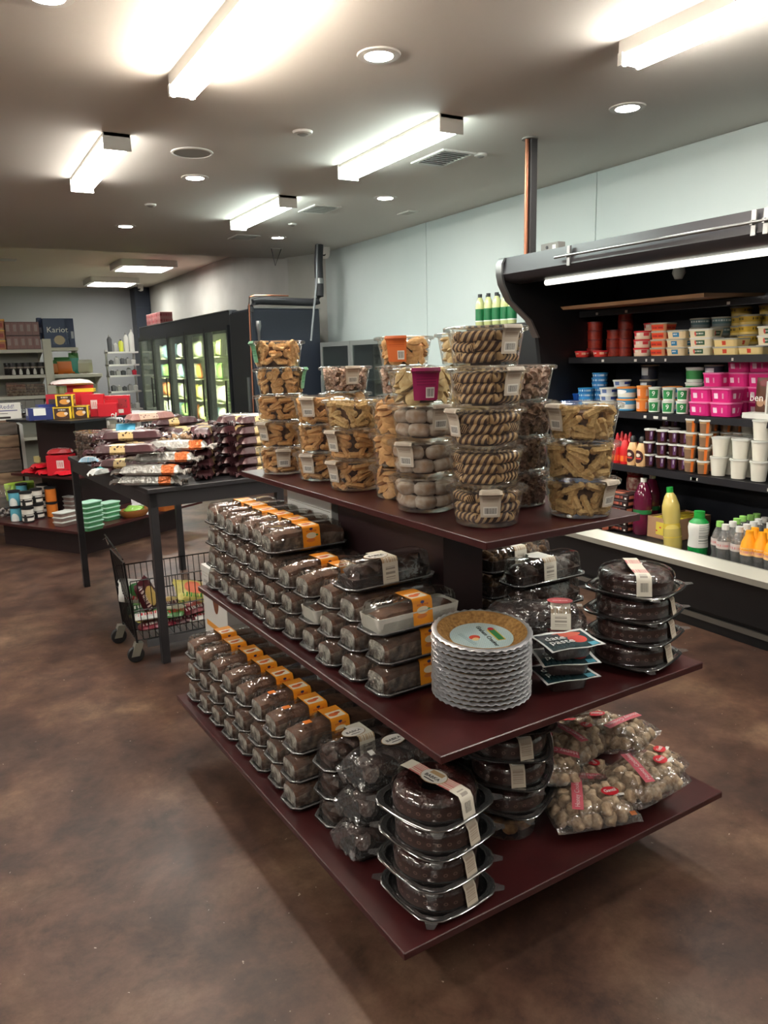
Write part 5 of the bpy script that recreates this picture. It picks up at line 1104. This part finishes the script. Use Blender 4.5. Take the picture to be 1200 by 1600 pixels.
bagm = [P('candy_bag_'+n, c, [('e', .5, .5, .3, .3, c2), ('r', .1, .1, .9, .25, c3, 20)], .3, 0, (26, .5, .01)) for n, c, c2, c3 in (('red', (110, 24, 40), (215, 120, 120), (230, 225, 220)), ('green', (70, 140, 60), (225, 225, 200), (190, 60, 60)), ('yellow', (205, 195, 110), (220, 120, 90), (70, 140, 60)), ('white', (205, 205, 200), (60, 120, 70), (180, 40, 50)), ('maroon', (74, 24, 32), (215, 185, 110), (225, 210, 200)), ('dark_green', (30, 84, 52), (120, 170, 90), (225, 225, 220)))]
cn = ['red', 'green', 'yellow', 'white', 'maroon', 'dark green']
bagme = [pillow(.19, .13, .045, 12, 8, .006, 3+i, 4, 4, 1).mesh('bag', bagm[i], 40) for i in range(6)]
rnd = random.Random(4)
spots = [(x, y) for x in (.845, .96, 1.08, 1.2, 1.3) for y in (3.95, 4.115)]
for i, (x, y) in enumerate(spots):
    for l_ in range(2+(i > 5)):
        c = (i*2+l_*3+i//3) % 6; t = thing('candy_bag', f'{cn[c]} candy bag in the wire cart, {("lowest", "middle", "upper")[l_]} layer, {ORD[i//2+1]} from caster end, {("near", "far")[i % 2]} side', 'bag', (x-.02*l_, y, cz0+.018+.055*l_), rnd.uniform(-.25, .25), 'candy bags in the wire cart')
        link('bag', bagme[c], t, None, (rnd.uniform(-.15, .15), rnd.uniform(-.15, .15), 0))
for x, y, c, tilt, lb in ((.80, 3.98, 4, 1.1, 'maroon candy bag standing upright at the caster end of cart'), (.77, 4.1, 3, 1.2, 'white candy bag standing upright against the tall cart end'), (1.18, 3.96, 0, .9, 'red candy bag propped up near the white cartons'), (1.02, 3.92, 2, .8, 'yellow and green candy bag propped on the near cart side')):
    t = thing('candy_bag', lb, 'bag', (x, y, cz0+.19), (0 if 0 else .3), 'candy bags in the wire cart'); link('bag', bagme[c], t, None, (tilt, 1.2 if c == 4 else .3, 0))

# ================================================================== SECOND MAHOGANY STAND
C2 = Vector((.82, 6.25, 0)); U2 = Vector((math.cos(.56), math.sin(.56), 0)); V2 = Vector((-math.sin(.56), math.cos(.56), 0))
st2 = thing('display_stand', 'smaller dark mahogany stand behind the dark table with canisters and red bags', 'display stand', C2, .56)
MB().box(0, 0, .2, 1.4, 1.15, .22).ob('shelf', mahog, st2); MB().box(.12, .12, 0, 1.2, 1.1, .2).ob('base', M('column_dark', (34, 18, 20), .4), st2)
MB().box(.32, .42, .56, 1.0, 1.2, .58).ob('shelf', mahog, st2); MB().box(.55, .6, .22, 1.1, 1.1, 1.03).ob('column', M('column_dark', (34, 18, 20), .4), st2)
MB().box(.3, .35, 1.03, 1.45, 1.15, 1.05).ob('shelf', M('black_shelf', (22, 22, 26), .35), st2)
canm = {'teal': P('can_teal', (92, 168, 188), [('r', 0, .1, 1, .3, (200, 215, 215), 20), ('e', .62, .55, .12, .25, (225, 230, 225))], .4), 'white': P('can_white', (215, 210, 200), [('r', 0, .12, 1, .8, (40, 36, 38), 9, 1), ('e', .6, .6, .05, .2, (30, 30, 30))], .4), 'orange': P('can_orange', (208, 116, 40), [('r', .5, .4, .72, .5, (240, 220, 190), 60)], .4)}
def canfn(mt):
    def fn():
        t = thing('canister', 'x', 'canister'); MB().lathe([(.041, 0), (.046, .004), (.046, .115)], 22).ob('body', mt, t, 50); MB().lathe([(.05, .113), (.05, .128), (.046, .13)], 22).ob('lid', black, t, 50); return t
    return Proto(fn)
CN = {k: canfn(v) for k, v in canm.items()}
for kd, px, py, lb in (('teal', 27, 820, 'leftmost pair'), ('white', 45, 822, 'striped pair in front'), ('white', 61, 816, 'striped pair in the centre'), ('white', 70, 807, 'striped pair half hidden'), ('orange', 83, 813, 'pair at the cake-container side'), ('teal', 38, 806, 'rear pair')):
    for k in range(2): CN[kd].put(f'{kd} canister with black lid, {("lower", "upper")[k]} of {lb}', onz(px, py-6, .22)+Vector((0, 0, .001+.131*k)), .4, 'canisters on the mahogany stand')
def flat(mt, lid, nm='flat_food_container', h=.03):
    def fn():
        t = thing(nm, 'x', 'container'); MB().loft([rrect(.15, .1, .015, 0), rrect(.165, .115, .018, h)], cap1=False).ob('body', mt, t, 50); MB().loft([rrect(.172, .122, .02, h-.003), rrect(.172, .122, .02, h+.004), rrect(.15, .1, .02, h+.007)]).ob('lid', lid, t, 50); return t
    return Proto(fn)
gl_ = M('pale_green_lid', (160, 198, 178), .35); wl_ = M('frosty_lid', (190, 190, 186), .3)
FG = flat(M('green_pack', (88, 158, 110), .4), gl_); FW_ = flat(M('pale_pack', (150, 128, 122), .4), wl_)
for pr, px, py, n, lb in ((FW_, 103, 828, 3, 'pale flat food container, {} in the low front stack'), (FG, 150, 838, 6, 'green flat food container, {} in the tall front stack'), (FG, 178, 822, 4, 'green flat food container, {} in the second stack'), (FW_, 118, 808, 4, 'pale flat food container, {} in the rear stack')):
    for k in range(n): pr.put(lb.format(lev(k, n)), onz(px, py-8, .22)+V2*(.08 if pr is FG else 0)+U2*(.03 if pr is FG else 0)+Vector((0, 0, .002+.038*k)), .56, 'flat food containers on the stand')
bk = thing('gift_basket', 'oval tan basket with green filling on the stand edge', 'basket', onz(211, 806, .22)+Vector((0, 0, .001)), .56)
MB().lathe([(.09, 0), (.115, .03), (.12, .06), (.115, .06), (.105, .02)], 22, sx=1.2, sy=.8, cap1=False).ob('basket_body', M('wicker', (176, 112, 56), .6, wave=(60, (120, 70, 30), 'Z', 2)), bk, 40); blob(.1, .07, .03, 12, 6, .5, 5).ob('filling', M('green_film', (120, 160, 70), .2, coat=.6), bk, 30, loc=(0, 0, .06)); MB().lathe([(.02, .06), (.026, .075), (.01, .085)], 12).ob('bow', paperw, bk, 40)
bk2 = thing('gift_basket', 'orange low tray seen between the table legs at stand end', 'basket', onz(262, 795, .22)+Vector((0, 0, .001)), .56)
MB().loft([rrect(.22, .14, .02, 0), rrect(.26, .17, .02, .06)], cap1=False).ob('tray_body', M('orange_tray', (190, 108, 50), .5), bk2, 40); blob(.1, .06, .03, 10, 5, .3, 2).ob('filling', M('tan_fill', (150, 110, 70), .5), bk2, 40, loc=(0, 0, .035))
jr = thing('sweet_jar', 'clear screw-top jar of dark and white sweets at the photo edge', 'jar', onz(9, 806, .22)+Vector((0, 0, .001)), 0)
MB().lathe([(.075, 0), (.08, .01), (.08, .2), (.065, .225), (.065, .24)], 24, cap1=False).ob('jar_body', pet, jr, 50); MB().lathe([(.068, .235), (.068, .26), (.06, .263)], 24).ob('lid', pet, jr, 50)
for j in range(34): a = j*2.4; q = .068*math.sqrt(.4+.6*(j % 3)/2); link('sweet', blob(.014, .014, .012, 7, 4, .1, 1).mesh('sweet', (M('dark_sweet', (50, 40, 46), .4), M('pale_sweet', (206, 196, 196), .4))[j % 2], 60) if j < 2 else SW[j % 2], jr, (q*math.cos(a), q*math.sin(a), .015+.02*(j//12))) if j >= 2 else (globals().__setitem__('SW', (globals().get('SW', []) + [blob(.014, .014, .012, 7, 4, .1, 1).mesh('sweet', (M('dark_sweet', (50, 40, 46), .4), M('pale_sweet', (206, 196, 196), .4))[j % 2], 60)])))
def sbag(nm, lb, cat, loc, rz, Lx, Ly, Hh, mt, rot=(0, 0, 0), grp=None, sd=1):
    t = thing(nm, lb, cat, loc, rz, grp); pillow(Lx, Ly, Hh, 10, 7, .005, sd, 4, 4, 1).ob('bag', mt, t, 40, rz=rot); return t
greenp = P('green_pouch', (150, 185, 60), [('e', .5, .7, .3, .2, (110, 150, 50)), ('r', .2, .3, .8, .5, (215, 222, 180), 24), ('e', .3, .15, .1, .1, (60, 50, 30))], .35)
sbag('snack_pouch', 'lime-green upright pouch behind the canisters', 'pouch', onz(36, 800, .22)+Vector((0, .1, .18)), .3, .26, .16, .06, greenp, (1.35, 0, 0)); 
sbag('snack_bag', 'grey plastic bag behind the canisters near the post', 'bag', onz(90, 798, .22)+Vector((.06, .14, .16)), .3, .2, .16, .08, M('grey_bag', (150, 150, 150), .4), (1.2, 0, .2))
redb2 = P('red_bag', (190, 26, 40), [('e', .5, .5, .3, .3, (120, 30, 30)), ('r', .3, .4, .7, .6, (190, 120, 60), 24)], .3, 0, (26, .5, .01))
for i, (u, v, z, w_, lb) in enumerate(((.40, .98, .583, .2, 'flat at the shelf tip'), (.40, .80, .583, .22, 'second along the shelf'), (.40, .88, .63, .18, 'lying on top of two others'), (.42, .60, .583, .22, 'large crinkled one in front'))):
    sbag('candy_bag', f'red candy bag, {lb}, mahogany stand', 'bag', C2+U2*u+V2*v+Vector((0, 0, z)), .5+.1*i, w_, .14, .045, redb2, (0, 0, 0), 'red candy bags on the stand', i)
def rbox(nm, lb, cat, loc, rz, sx, sy, sz, mt, grp=None, flap=None):
    t = thing(nm, lb, cat, loc, rz, grp); MB().box(-sx/2, -sy/2, 0, sx/2, sy/2, sz).ob('box_body', mt, t, bevel=.002)
    if flap: MB().box(-sx/2, sy/2-.004, sz, sx/2, sy/2, sz+flap).ob('flap', mt, t)
    return t
redm = M('red_carton', (186, 22, 38), .4); redx = P('red_crate', (186, 22, 38), [('r', .42, .35, .72, .75, (215, 190, 185)), ('r', .47, .42, .67, .66, (190, 120, 120), 24)], .4)
rbox('sweets_box', 'red carton with white price square on the stand tip behind nut tubs', 'box', onz(98, 741, .58)+Vector((0, 0, .001)), -.45, .2, .15, .17, redx, None)
sbag('candy_bag', 'small red striped bag on the red carton', 'bag', onz(98, 741, .58)+Vector((0, 0, .175)), -.3, .2, .14, .05, P('stripe_bag', (160, 40, 46), [('r', 0, .3, 1, .7, (215, 205, 200), 14)], .35))
for k, (px, py, mt, lb) in enumerate(((66, 722, M('green_carton', (30, 120, 70), .4), 'green flat box behind red bags'), (80, 712, M('cream_bag', (205, 190, 130), .5), 'cream and yellow packet on the green box'))):
    rbox('snack_box', lb, 'box', C2+U2*.66+V2*1.12+Vector((0, 0, .582+.06*k)), .3, .22, .12, .055, mt)
# goods on the black top shelf
TZ2 = 1.052
def top(px, X=None, d=0): p = onz(px, 654, TZ2); return p+Vector((-.0*d, d, 0))
cookm = P('cookie_carton_print', (58, 34, 26), [('r', 0, 0, .1, 1, (226, 190, 50)), ('r', .9, 0, 1, 1, (226, 190, 50)), ('r', 0, .9, 1, 1, (226, 190, 50)), ('e', .5, .4, .28, .22, (214, 150, 70)), ('r', .3, .7, .7, .82, (225, 220, 210), 40), ('e', .72, .45, .1, .12, (220, 205, 190))], .4)
base_y = onz(110, 654, TZ2).y
def gr(px, z, lb, w_, h_, mt, d=0, grp=None, nm='cookie_box', fl_=None, dep=.12, rz=-.3):
    p = ony(px, 650, base_y+.05+d); return rbox(nm, lb, 'box', (p.x, p.y, z), rz, w_, dep, h_, mt, grp, fl_)
gr(99, TZ2, 'brown and yellow cookie carton, lower left of three on black shelf', .15, .1, cookm, 0, 'brown cookie cartons'); gr(128, TZ2, 'brown and yellow cookie carton, lower right of three on black shelf', .13, .105, cookm, 0, 'brown cookie cartons'); gr(105, TZ2+.102, 'brown and yellow cookie carton, stacked above the other two', .14, .1, cookm, .01, 'brown cookie cartons')
gr(128, TZ2, 'red open display box under the tall red flap', .22, .21, redm, .17, 'red display boxes', 'display_box', .06); gr(148, TZ2, 'red display box in front with barcode sticker', .18, .19, redx, .08, 'red display boxes', 'display_box'); gr(96, TZ2, 'red carton behind the brown cookie cartons', .2, .2, P('red_striped', (170, 30, 46), [('r', .1, .6, .9, .8, (60, 50, 50)), ('r', 0, .2, 1, .5, (150, 120, 110), 16)], .4), .2, 'red display boxes', 'display_box')
gr(170, TZ2, 'red tray with tilted side next to patterned carton', .16, .11, redm, .0, 'red display boxes', 'display_box', .03); gr(185, TZ2, 'red patterned carton with dark chocolate print, rightmost on black shelf', .22, .17, P('red_choc', (186, 24, 42), [('s', .1, .35, .9, .85, (150, 40, 46), (70, 30, 26), 10), ('r', .45, .1, .75, .3, (220, 215, 205))], .4), .12, 'red display boxes', 'display_box')
gr(62, TZ2, 'navy box with white sticker on the black shelf', .19, .1, P('navy_sticker', (28, 40, 96), [('r', .2, .4, .7, 1, (215, 215, 208))], .4), 0, 'navy boxes', 'storage_box', None, .12, .1); gr(76, TZ2, 'plain navy box behind the stickered one', .17, .12, M('navy_box', (30, 44, 110), .4), .12, 'navy boxes', 'storage_box', None, .12, .1)
sbag('candy_bag', 'white translucent bag lying over the red boxes', 'bag', ony(112, 610, base_y+.25), .2, .34, .16, .05, M('white_bag', (205, 190, 188), .35), (0, 0, 0), None, 3).location.z = TZ2+.272
yb = gr(136, TZ2+.21, 'yellow flat box on top of the red display box', .17, .03, M('yellow_box', (222, 190, 40), .45), .19, None, 'snack_box')
# plank crate with the white sign
pk = thing('plank_stand', 'rustic plank stand at the left photo edge carrying a white sign', 'stand', (.2, 7.6, 0))
pm_ = [M('plank_a', (116, 92, 74), .7, wave=(6, (92, 70, 54), 'Z', 6)), M('plank_b', (86, 76, 68), .7, wave=(6, (70, 60, 52), 'Z', 6)), M('plank_c', (132, 108, 84), .7, wave=(5, (104, 82, 62), 'Z', 6))]
for k in range(9): MB().box(-.35, 0, .02+.11*k, .36+.004*(k % 2), .025, .125+.11*k).ob('plank', pm_[(k*2) % 3], pk, bevel=.003)
for k in range(9): MB().box(.335, .026, .02+.11*k, .36, .45, .125+.11*k).ob('plank', pm_[(k+1) % 3], pk, bevel=.003)
for x in (-.33, .3): MB().box(x, .03, 0, x+.04, .07, 1.01).ob('post', pm_[1], pk)
MB().box(-.35, 0, 1.01, .37, .5, 1.03).ob('top_board', pm_[0], pk)
MB().box(.38, .05, .3, .41, .4, .98).ob('metal_side', white, pk)
sg2 = thing('counter_sign', 'white printed sign reading Get Redd! on the plank stand', 'sign', (.42, 7.62, 1.03), .02)
MB().box(-.4, 0, 0, .19, .012, .15).ob('sign_board', paperw, sg2); iv = M('sign_violet', (70, 70, 120), .5)
text('Get Redd!', .052, iv, sg2, frame((.03, -.001, .115), (1, 0, 0), (0, -1, 0))); MB().box(-.12, -.0012, .078, .16, 0, .086).ob('small_print', iv, sg2); MB().box(-.05, -.0012, .055, .08, 0, .06).ob('small_print', inkd, sg2); MB().box(-.03, -.0012, .012, .1, 0, .03).ob('small_print', inkd, sg2)
sbag('plastic_bag', 'crumpled black and clear plastic bag on top of the white sign stand', 'bag', (.42, 7.8, 1.035), .2, .5, .25, .16, clear('dark_film', (120, 122, 126), .1, .15, .1, (14, .9, .03)), (0, 0, 0), None, 7)
# ================================================================== FAR AISLE SHELVING
AY = 12.0
sh = thing('aisle_shelving', 'cream metal store shelving with slotted post in front of the back wall', 'shelving', (0, 0, 0)); cream = M('shelf_cream', (196, 194, 182), .5)
MB().box(1.33, AY-.03, 0, 1.44, AY+.06, 1.86).ob('post', cream, sh)
for x0, x1, zs, dp in ((-.6, 1.33, (1.72, 1.37, 1.08, .86, .5), .5), (1.44, 2.1, (1.74, 1.36, 1.06, .7), .5)):
    MB().box(x0, AY+dp, 0, x1, AY+dp+.02, 1.75 if x0 < 0 else 1.36).ob('back_panel', M('shelf_back', (150, 150, 142), .6), sh)
    for z in zs:
        xx = x1 if x0 < 0 or z < 1.5 else 1.8
        s_ = MB().box(x0, AY, z-.045, xx, AY+dp, z).ob('shelf', cream, sh)
        MB().loft([[(x, AY+.02, z-.045), (x, AY+dp, z-.045), (x, AY+dp, z-.16)] for x in (xx-.03, xx-.01)]).ob('bracket', cream, s_)
def aisle(px, z, w_, h_, lb, mt, nm='snack_box', cat='box', grp=None, d=.02, dep=.15, txt=None):
    p = ony(px, 560, AY+d+dep/2); t = rbox(nm, lb, cat, (p.x, p.y, z+.001), 0, w_, dep, h_, mt, grp)
    if txt: text(txt[0], txt[1], txt[2], t, frame((0, -dep/2-.001, h_*.6), (1, 0, 0), (0, -1, 0)))
    return t
mpk = P('multipack', (96, 62, 60), [('r', .06, .05, .94, .95, (124, 84, 78)), ('r', .3, .3, .7, .8, (170, 156, 152), 30)], .35)
for i in range(5):
    for k in range(2): aisle(16.5+10.8*i, 1.72+.19*k, .093, .185, f'brown shrink-wrapped snack multipack, {("lower", "upper")[k]} row, {ORD[i+1]} from the orange jars', mpk, 'snack_multipack', 'pack', 'brown multipacks on the top shelf')
blum = P('blue_box', (44, 62, 96), [('r', .1, .1, .9, .3, (80, 96, 126), 20), ('e', .55, .25, .2, .16, (176, 160, 130))], .4)
aisle(92.5, 1.742, .36, .40, 'big navy carton reading Kariot on the top aisle shelf', blum, 'printed_carton', 'box', None, .02, .2, ('Kariot', .11, inkw)); 
for i, px in enumerate((67, 108, 115.5)): aisle(px, 1.742+(.12 if i == 0 else 0), .06, .40 if i else .3, f'narrow navy box with pale patch, {("left of the Kariot carton", "right of the Kariot carton", "outermost toward the wall")[i]}', P('navy_box_pale', (40, 56, 92), [('r', .2, .3, .8, .55, (176, 184, 196))], .4), 'printed_carton', 'box', 'narrow navy boxes', .24 if i == 0 else .02)
for i in range(3): CN_ = aisle(3, 1.721+.14*i, .16, .13, f'orange-lidded jar at photo edge, {lev(i, 3)}', P('orange_jar', (176, 110, 70), [('r', 0, .85, 1, 1, (225, 170, 60)), ('r', .2, .2, .8, .6, (150, 60, 50))], .4), 'orange_jar', 'jar', 'orange-lidded jars')
for i, (px, c, w_, h_, lb) in enumerate(((83, (206, 118, 52), .2, .2, 'orange bag beside the post'), (103, (214, 116, 46), .3, .24, 'large orange bag with green top'), (117, (60, 140, 130), .14, .3, 'teal and clear bag'), (132, (176, 172, 150), .24, .2, 'clear bag of pale snacks'))):
    p = ony(px, 575, AY+.14); t = thing('snack_bag', f'{lb}, second aisle shelf', 'bag', (p.x, p.y, 1.365+h_*.5)); pillow(h_, w_, .12, 9, 7, .01, i, 4, 4, 1).ob('bag', P('aisle_bag%d' % i, c, [('r', .75, 0, 1, 1, (70, 120, 70) if i < 3 else (190, 190, 180))], .35), t, 40, rz=(0, -PI/2, -PI/2)); MB().tube([(0, .05, -h_*.5), (0, .05, -h_*.5+.01)], .04, 8).ob('bag_base', M('aisle_base', (120, 90, 60), .6), t)
jrm = P('dark_jar', (34, 30, 32), [('e', .75, .5, .06, .3, (205, 205, 200)), ('r', 0, .82, 1, .9, (140, 130, 120))], .3)
JR = Proto(lambda: (lambda t: (MB().lathe([(.055, 0), (.06, .01), (.06, .14)], 16).ob('jar_body', jrm, t, 50), MB().lathe([(.062, .14), (.062, .17)], 16).ob('lid', black, t, 50), t)[-1])(thing('dark_jar', 'x', 'jar')))
for i, px in enumerate((21, 32, 43, 54, 65)): p = ony(px, 580, AY+.1); JR.put(f'dark jar with white emblem, {ORD[i+1]} from the photo edge, second shelf', (p.x, p.y, 1.371), 0, 'dark jars on the second shelf')
for i, px in enumerate((14, 26, 38, 50)): p = ony(px, 580, AY+.32); JR.put(f'dark jar in the rear row, {ORD[i+1]} from the photo edge', (p.x, p.y, 1.371), 1, 'dark jars on the second shelf')
peb = M('nut_mix', (100, 80, 66), .7, noise=(30, (176, 160, 144), .12)); pebm = [blob(.022, .018, .014, 6, 4, .2, q).mesh('nut', M('mixed_nut_%d' % q, ((150, 124, 104), (112, 82, 66))[q], .6), 60) for q in range(2)]
for i, (px, w_, lb) in enumerate(((24, .5, 'wide clear bin of mixed nuts by the photo edge'), (54, .5, 'wide clear bin of mixed nuts beside the slotted post'))):
    p = ony(px, 600, AY+.15); t = thing('nut_bin', lb, 'bin', (p.x, p.y, 1.081), 0, 'nut bins'); MB().box(-.12, -.085, 0, .12, .11, .16).ob('bin_fill', peb, t); MB().box(-.125, -.125, 0, .125, -.12, .19).ob('bin_front', pet, t)
    r_ = random.Random(i); [link('nut', pebm[r_.randrange(2)], t, (-.105+.21*(j % 12)/11, -.1+.02*(j//48), .02+.042*((j//12) % 4)), (r_.random()*3, r_.random()*3, 0)) for j in range(60)]
CNW = Proto(lambda: (lambda t: (MB().lathe([(.05, 0), (.05, .13)], 16).ob('can_body', P('olive_can', (160, 160, 110), [('r', .6, .2, .9, .8, (190, 188, 150))], .4), t, 50), MB().lathe([(.052, .128), (.052, .136), (.046, .136)], 16).ob('rim', steel, t, 50), t)[-1])(thing('food_can', 'x', 'can')))
for i in range(5):
    for k in range(1): p = ony(86+10*i, 610, AY+.1); CNW.put(f'olive-labelled food can, {ORD[i+1]} from the slotted post', (p.x, p.y, 1.062), 0, 'food cans on the lower shelf')
for i in range(4): aisle(8+15*i, .865, .12, .16, f'dim grey carton on the low aisle shelf, {ORD[i+1]} from the photo edge', M('dim_carton', (130, 128, 124), .6), 'dim_carton', 'box', 'dim cartons', .03)
# back-right wall shelf
BY = 15.0
bs_ = thing('wall_shelving', 'narrow grey shelving between back wall and glass-door freezer', 'shelving', (0, 0, 0))
for x in (2.76, 3.26): MB().box(x, BY+.3, 0, x+.03, BY+.34, 1.75).ob('post', white, bs_)
for z in (.3, .66, .99, 1.28, 1.48, 1.71): s_ = MB().box(2.75, BY, z-.03, 3.3, BY+.36, z).ob('shelf', white, bs_)
r_ = random.Random(9); gg = [M('jug_a', (214, 214, 208), .4), M('jug_b', (60, 62, 66), .5), M('jug_c', (150, 150, 146), .4), M('jug_d', (200, 205, 60), .4), M('jug_e', (190, 40, 60), .4)]
for zi, z in enumerate((.3, .66, .99, 1.28, 1.48, 1.71)):
    for j in range(5):
        w_ = .085; h_ = r_.uniform(.08, .15) if zi < 5 else (.3, .16, .22, .34, .4)[j]; mt = gg[(3 if (zi == 5 and j == 2) else 4 if (zi == 3 and j == 4) else 0 if (zi == 5 and j > 2) else (1, 2, 1, 2, 0)[j])]
        t = thing('household_item', f'small household item, {ORD[j+1]} on the {("lowest", "second", "third", "fourth", "fifth", "top")[zi]} shelf beside the freezer', 'container', (2.82+.1*j, BY+.12, z+.001), r_.uniform(-.3, .3), 'household items beside the freezer')
        MB().loft([rrect(w_*.9, w_*.8, .015, 0), rrect(w_, w_*.85, .015, h_*.75), rrect(w_*.4, w_*.4, .012, h_*.9)]).ob('body', mt, t, 50); MB().lathe([(w_*.18, h_*.9), (w_*.18, h_)], 10).ob('cap', gg[(j+zi) % 3], t, 50)
# ================================================================== GLASS-DOOR FREEZER
FX, FY0, FY1, FZ = 3.2, 9.42, 14.3, 2.1
fz = thing('glass_door_freezer', 'long black freezer with five lit glass doors along the far right wall', 'freezer', (0, 0, 0)); fb = M('freezer_black', (26, 28, 34), .4); fend = M('freezer_end', (40, 46, 58), .4)
MB().box(FX, FY0-.03, 0, 4.1, FY0, FZ).ob('end_panel', fend, fz); MB().box(FX-.01, FY0-.04, 0, FX+.03, FY0-.03, FZ).ob('corner_post', M('post_grey', (96, 98, 102), .4, .4), fz)
MB().box(FX, FY1, 0, 4.1, FY1+.03, FZ).ob('end_panel', fb, fz); MB().box(4.05, FY0, 0, 4.1, FY1, FZ).ob('back_panel', M('freezer_white', (190, 192, 170), .5), fz)
MB().box(FX, FY0, 1.93, 4.1, FY1, FZ).ob('header', fb, fz); MB().box(FX, FY0, 0, 4.1, FY1, .3).ob('base', fb, fz); MB().box(FX-.005, FY0, FZ, FX+.1, FY1, FZ+.012).ob('top_trim', steel, fz)
nd = 5; dw = (FY1-FY0)/nd
lampg = emis('freezer_lamp', (1, 1, .66), 60)
for z in (.62, .93, 1.24, 1.56): MB().box(FX+.14, FY0+.01, z-.015, 4.04, FY1-.01, z).ob('shelf', M('freezer_shelf', (190, 195, 150), .4), fz)
for k in range(nd):
    y0 = FY0+dw*k; y1 = y0+dw; d = MB()
    for a in ((y0+.004, .3, y0+.045, 1.93), (y1-.045, .3, y1-.004, 1.93), (y0+.045, .3, y1-.045, .36), (y0+.045, 1.87, y1-.045, 1.93)): d.box(FX-.035, a[0], a[1], FX, a[2], a[3])
    d = d.ob('door', fb, fz); MB().box(FX-.02, y0+.045, .36, FX-.012, y1-.045, 1.87).ob('glass_pane', glass, d); MB().tube([(FX-.06, y0+.11, .75), (FX-.06, y0+.11, 1.25)], .012, 8).ob('handle', black, d, 50)
    MB().box(FX+.035, y0+.0, .34, FX+.06, y0+.03, 1.88).ob('lamp', lampg, fz); MB().box(FX+.005, y0-.02 if k else y0, .3, FX+.03, y0+.05, 1.93).box(FX+.03, y0-.03 if k else y0, .3, FX+.075, y0-.004 if k else y0+.001, 1.93).ob('mullion', fb, fz)
fcol = [('pale green', (196, 206, 140)), ('yellow', (226, 206, 100)), ('orange', (222, 130, 60)), ('white', (222, 224, 205)), ('green', (120, 160, 80)), ('blue-grey', (130, 160, 180))]
fme = [pillow(.22, .2, .09, 8, 6, .008, i, 4, 4, 1).mesh('bag', P('frozen_%d' % i, c, [('r', .2, .3, .8, .7, (225, 225, 210), 12)], .4), 40) for i, (n, c) in enumerate(fcol)]
r_ = random.Random(2)
for k in range(nd):
    for zi, z in enumerate((.31, .62, .93, 1.24, 1.56)):
        for j in range(3):
            c = r_.choice((0, 0, 1, 2, 3, 3, 4, 5)) if k < 3 else r_.choice((2, 3, 4, 5, 3))
            t = thing('frozen_food_bag', f'{fcol[c][0]} frozen food bag, {("bottom", "second", "third", "fourth", "top")[zi]} level, {("hinge side", "middle", "handle-far side")[j]}, {ORD[k+1]} freezer door', 'bag', (FX+.26, FY0+dw*k+.2+.27*j, z+.118), 0, 'frozen food bags behind glass')
            link('bag', fme[c], t, None, (0, -PI/2+r_.uniform(-.12, .12), r_.uniform(-.3, .2)))
for j in range(4):
    for k in range(2): t = rbox('drink_pack', f'red shrink-wrapped drink pack on freezer top, {ORD[j+1]} along, {("lower", "upper")[k]}', 'pack', (3.3, 12.9+.24*j, FZ+.013+.09*k), .02, .2, .2, .088, P('drink_pack', (176, 120, 118), [('r', 0, .3, 1, .7, (150, 50, 60), 14)], .4), 'drink packs on the freezer')
# dark cooler standing between freezer and display cabinet
dc = thing('dark_cooler', 'tall navy-black cooler cabinet seen from its side next to freezer', 'refrigerator', (0, 0, 0))
MB().box(3.2, 8.66, .08, 4.07, 9.33, 2.08).ob('body', fend, dc, bevel=.01); MB().box(3.24, 8.7, 0, 4.03, 9.3, .08).ob('base', black, dc); MB().box(3.17, 8.68, .12, 3.2, 9.31, 2.05).ob('door', fb, dc); MB().box(3.14, 8.72, .9, 3.17, 8.75, 1.3).ob('handle', steel, dc)
MB().box(3.19, 8.655, 2.08, 4.08, 8.68, 2.088).ob('top_trim', steel, dc)
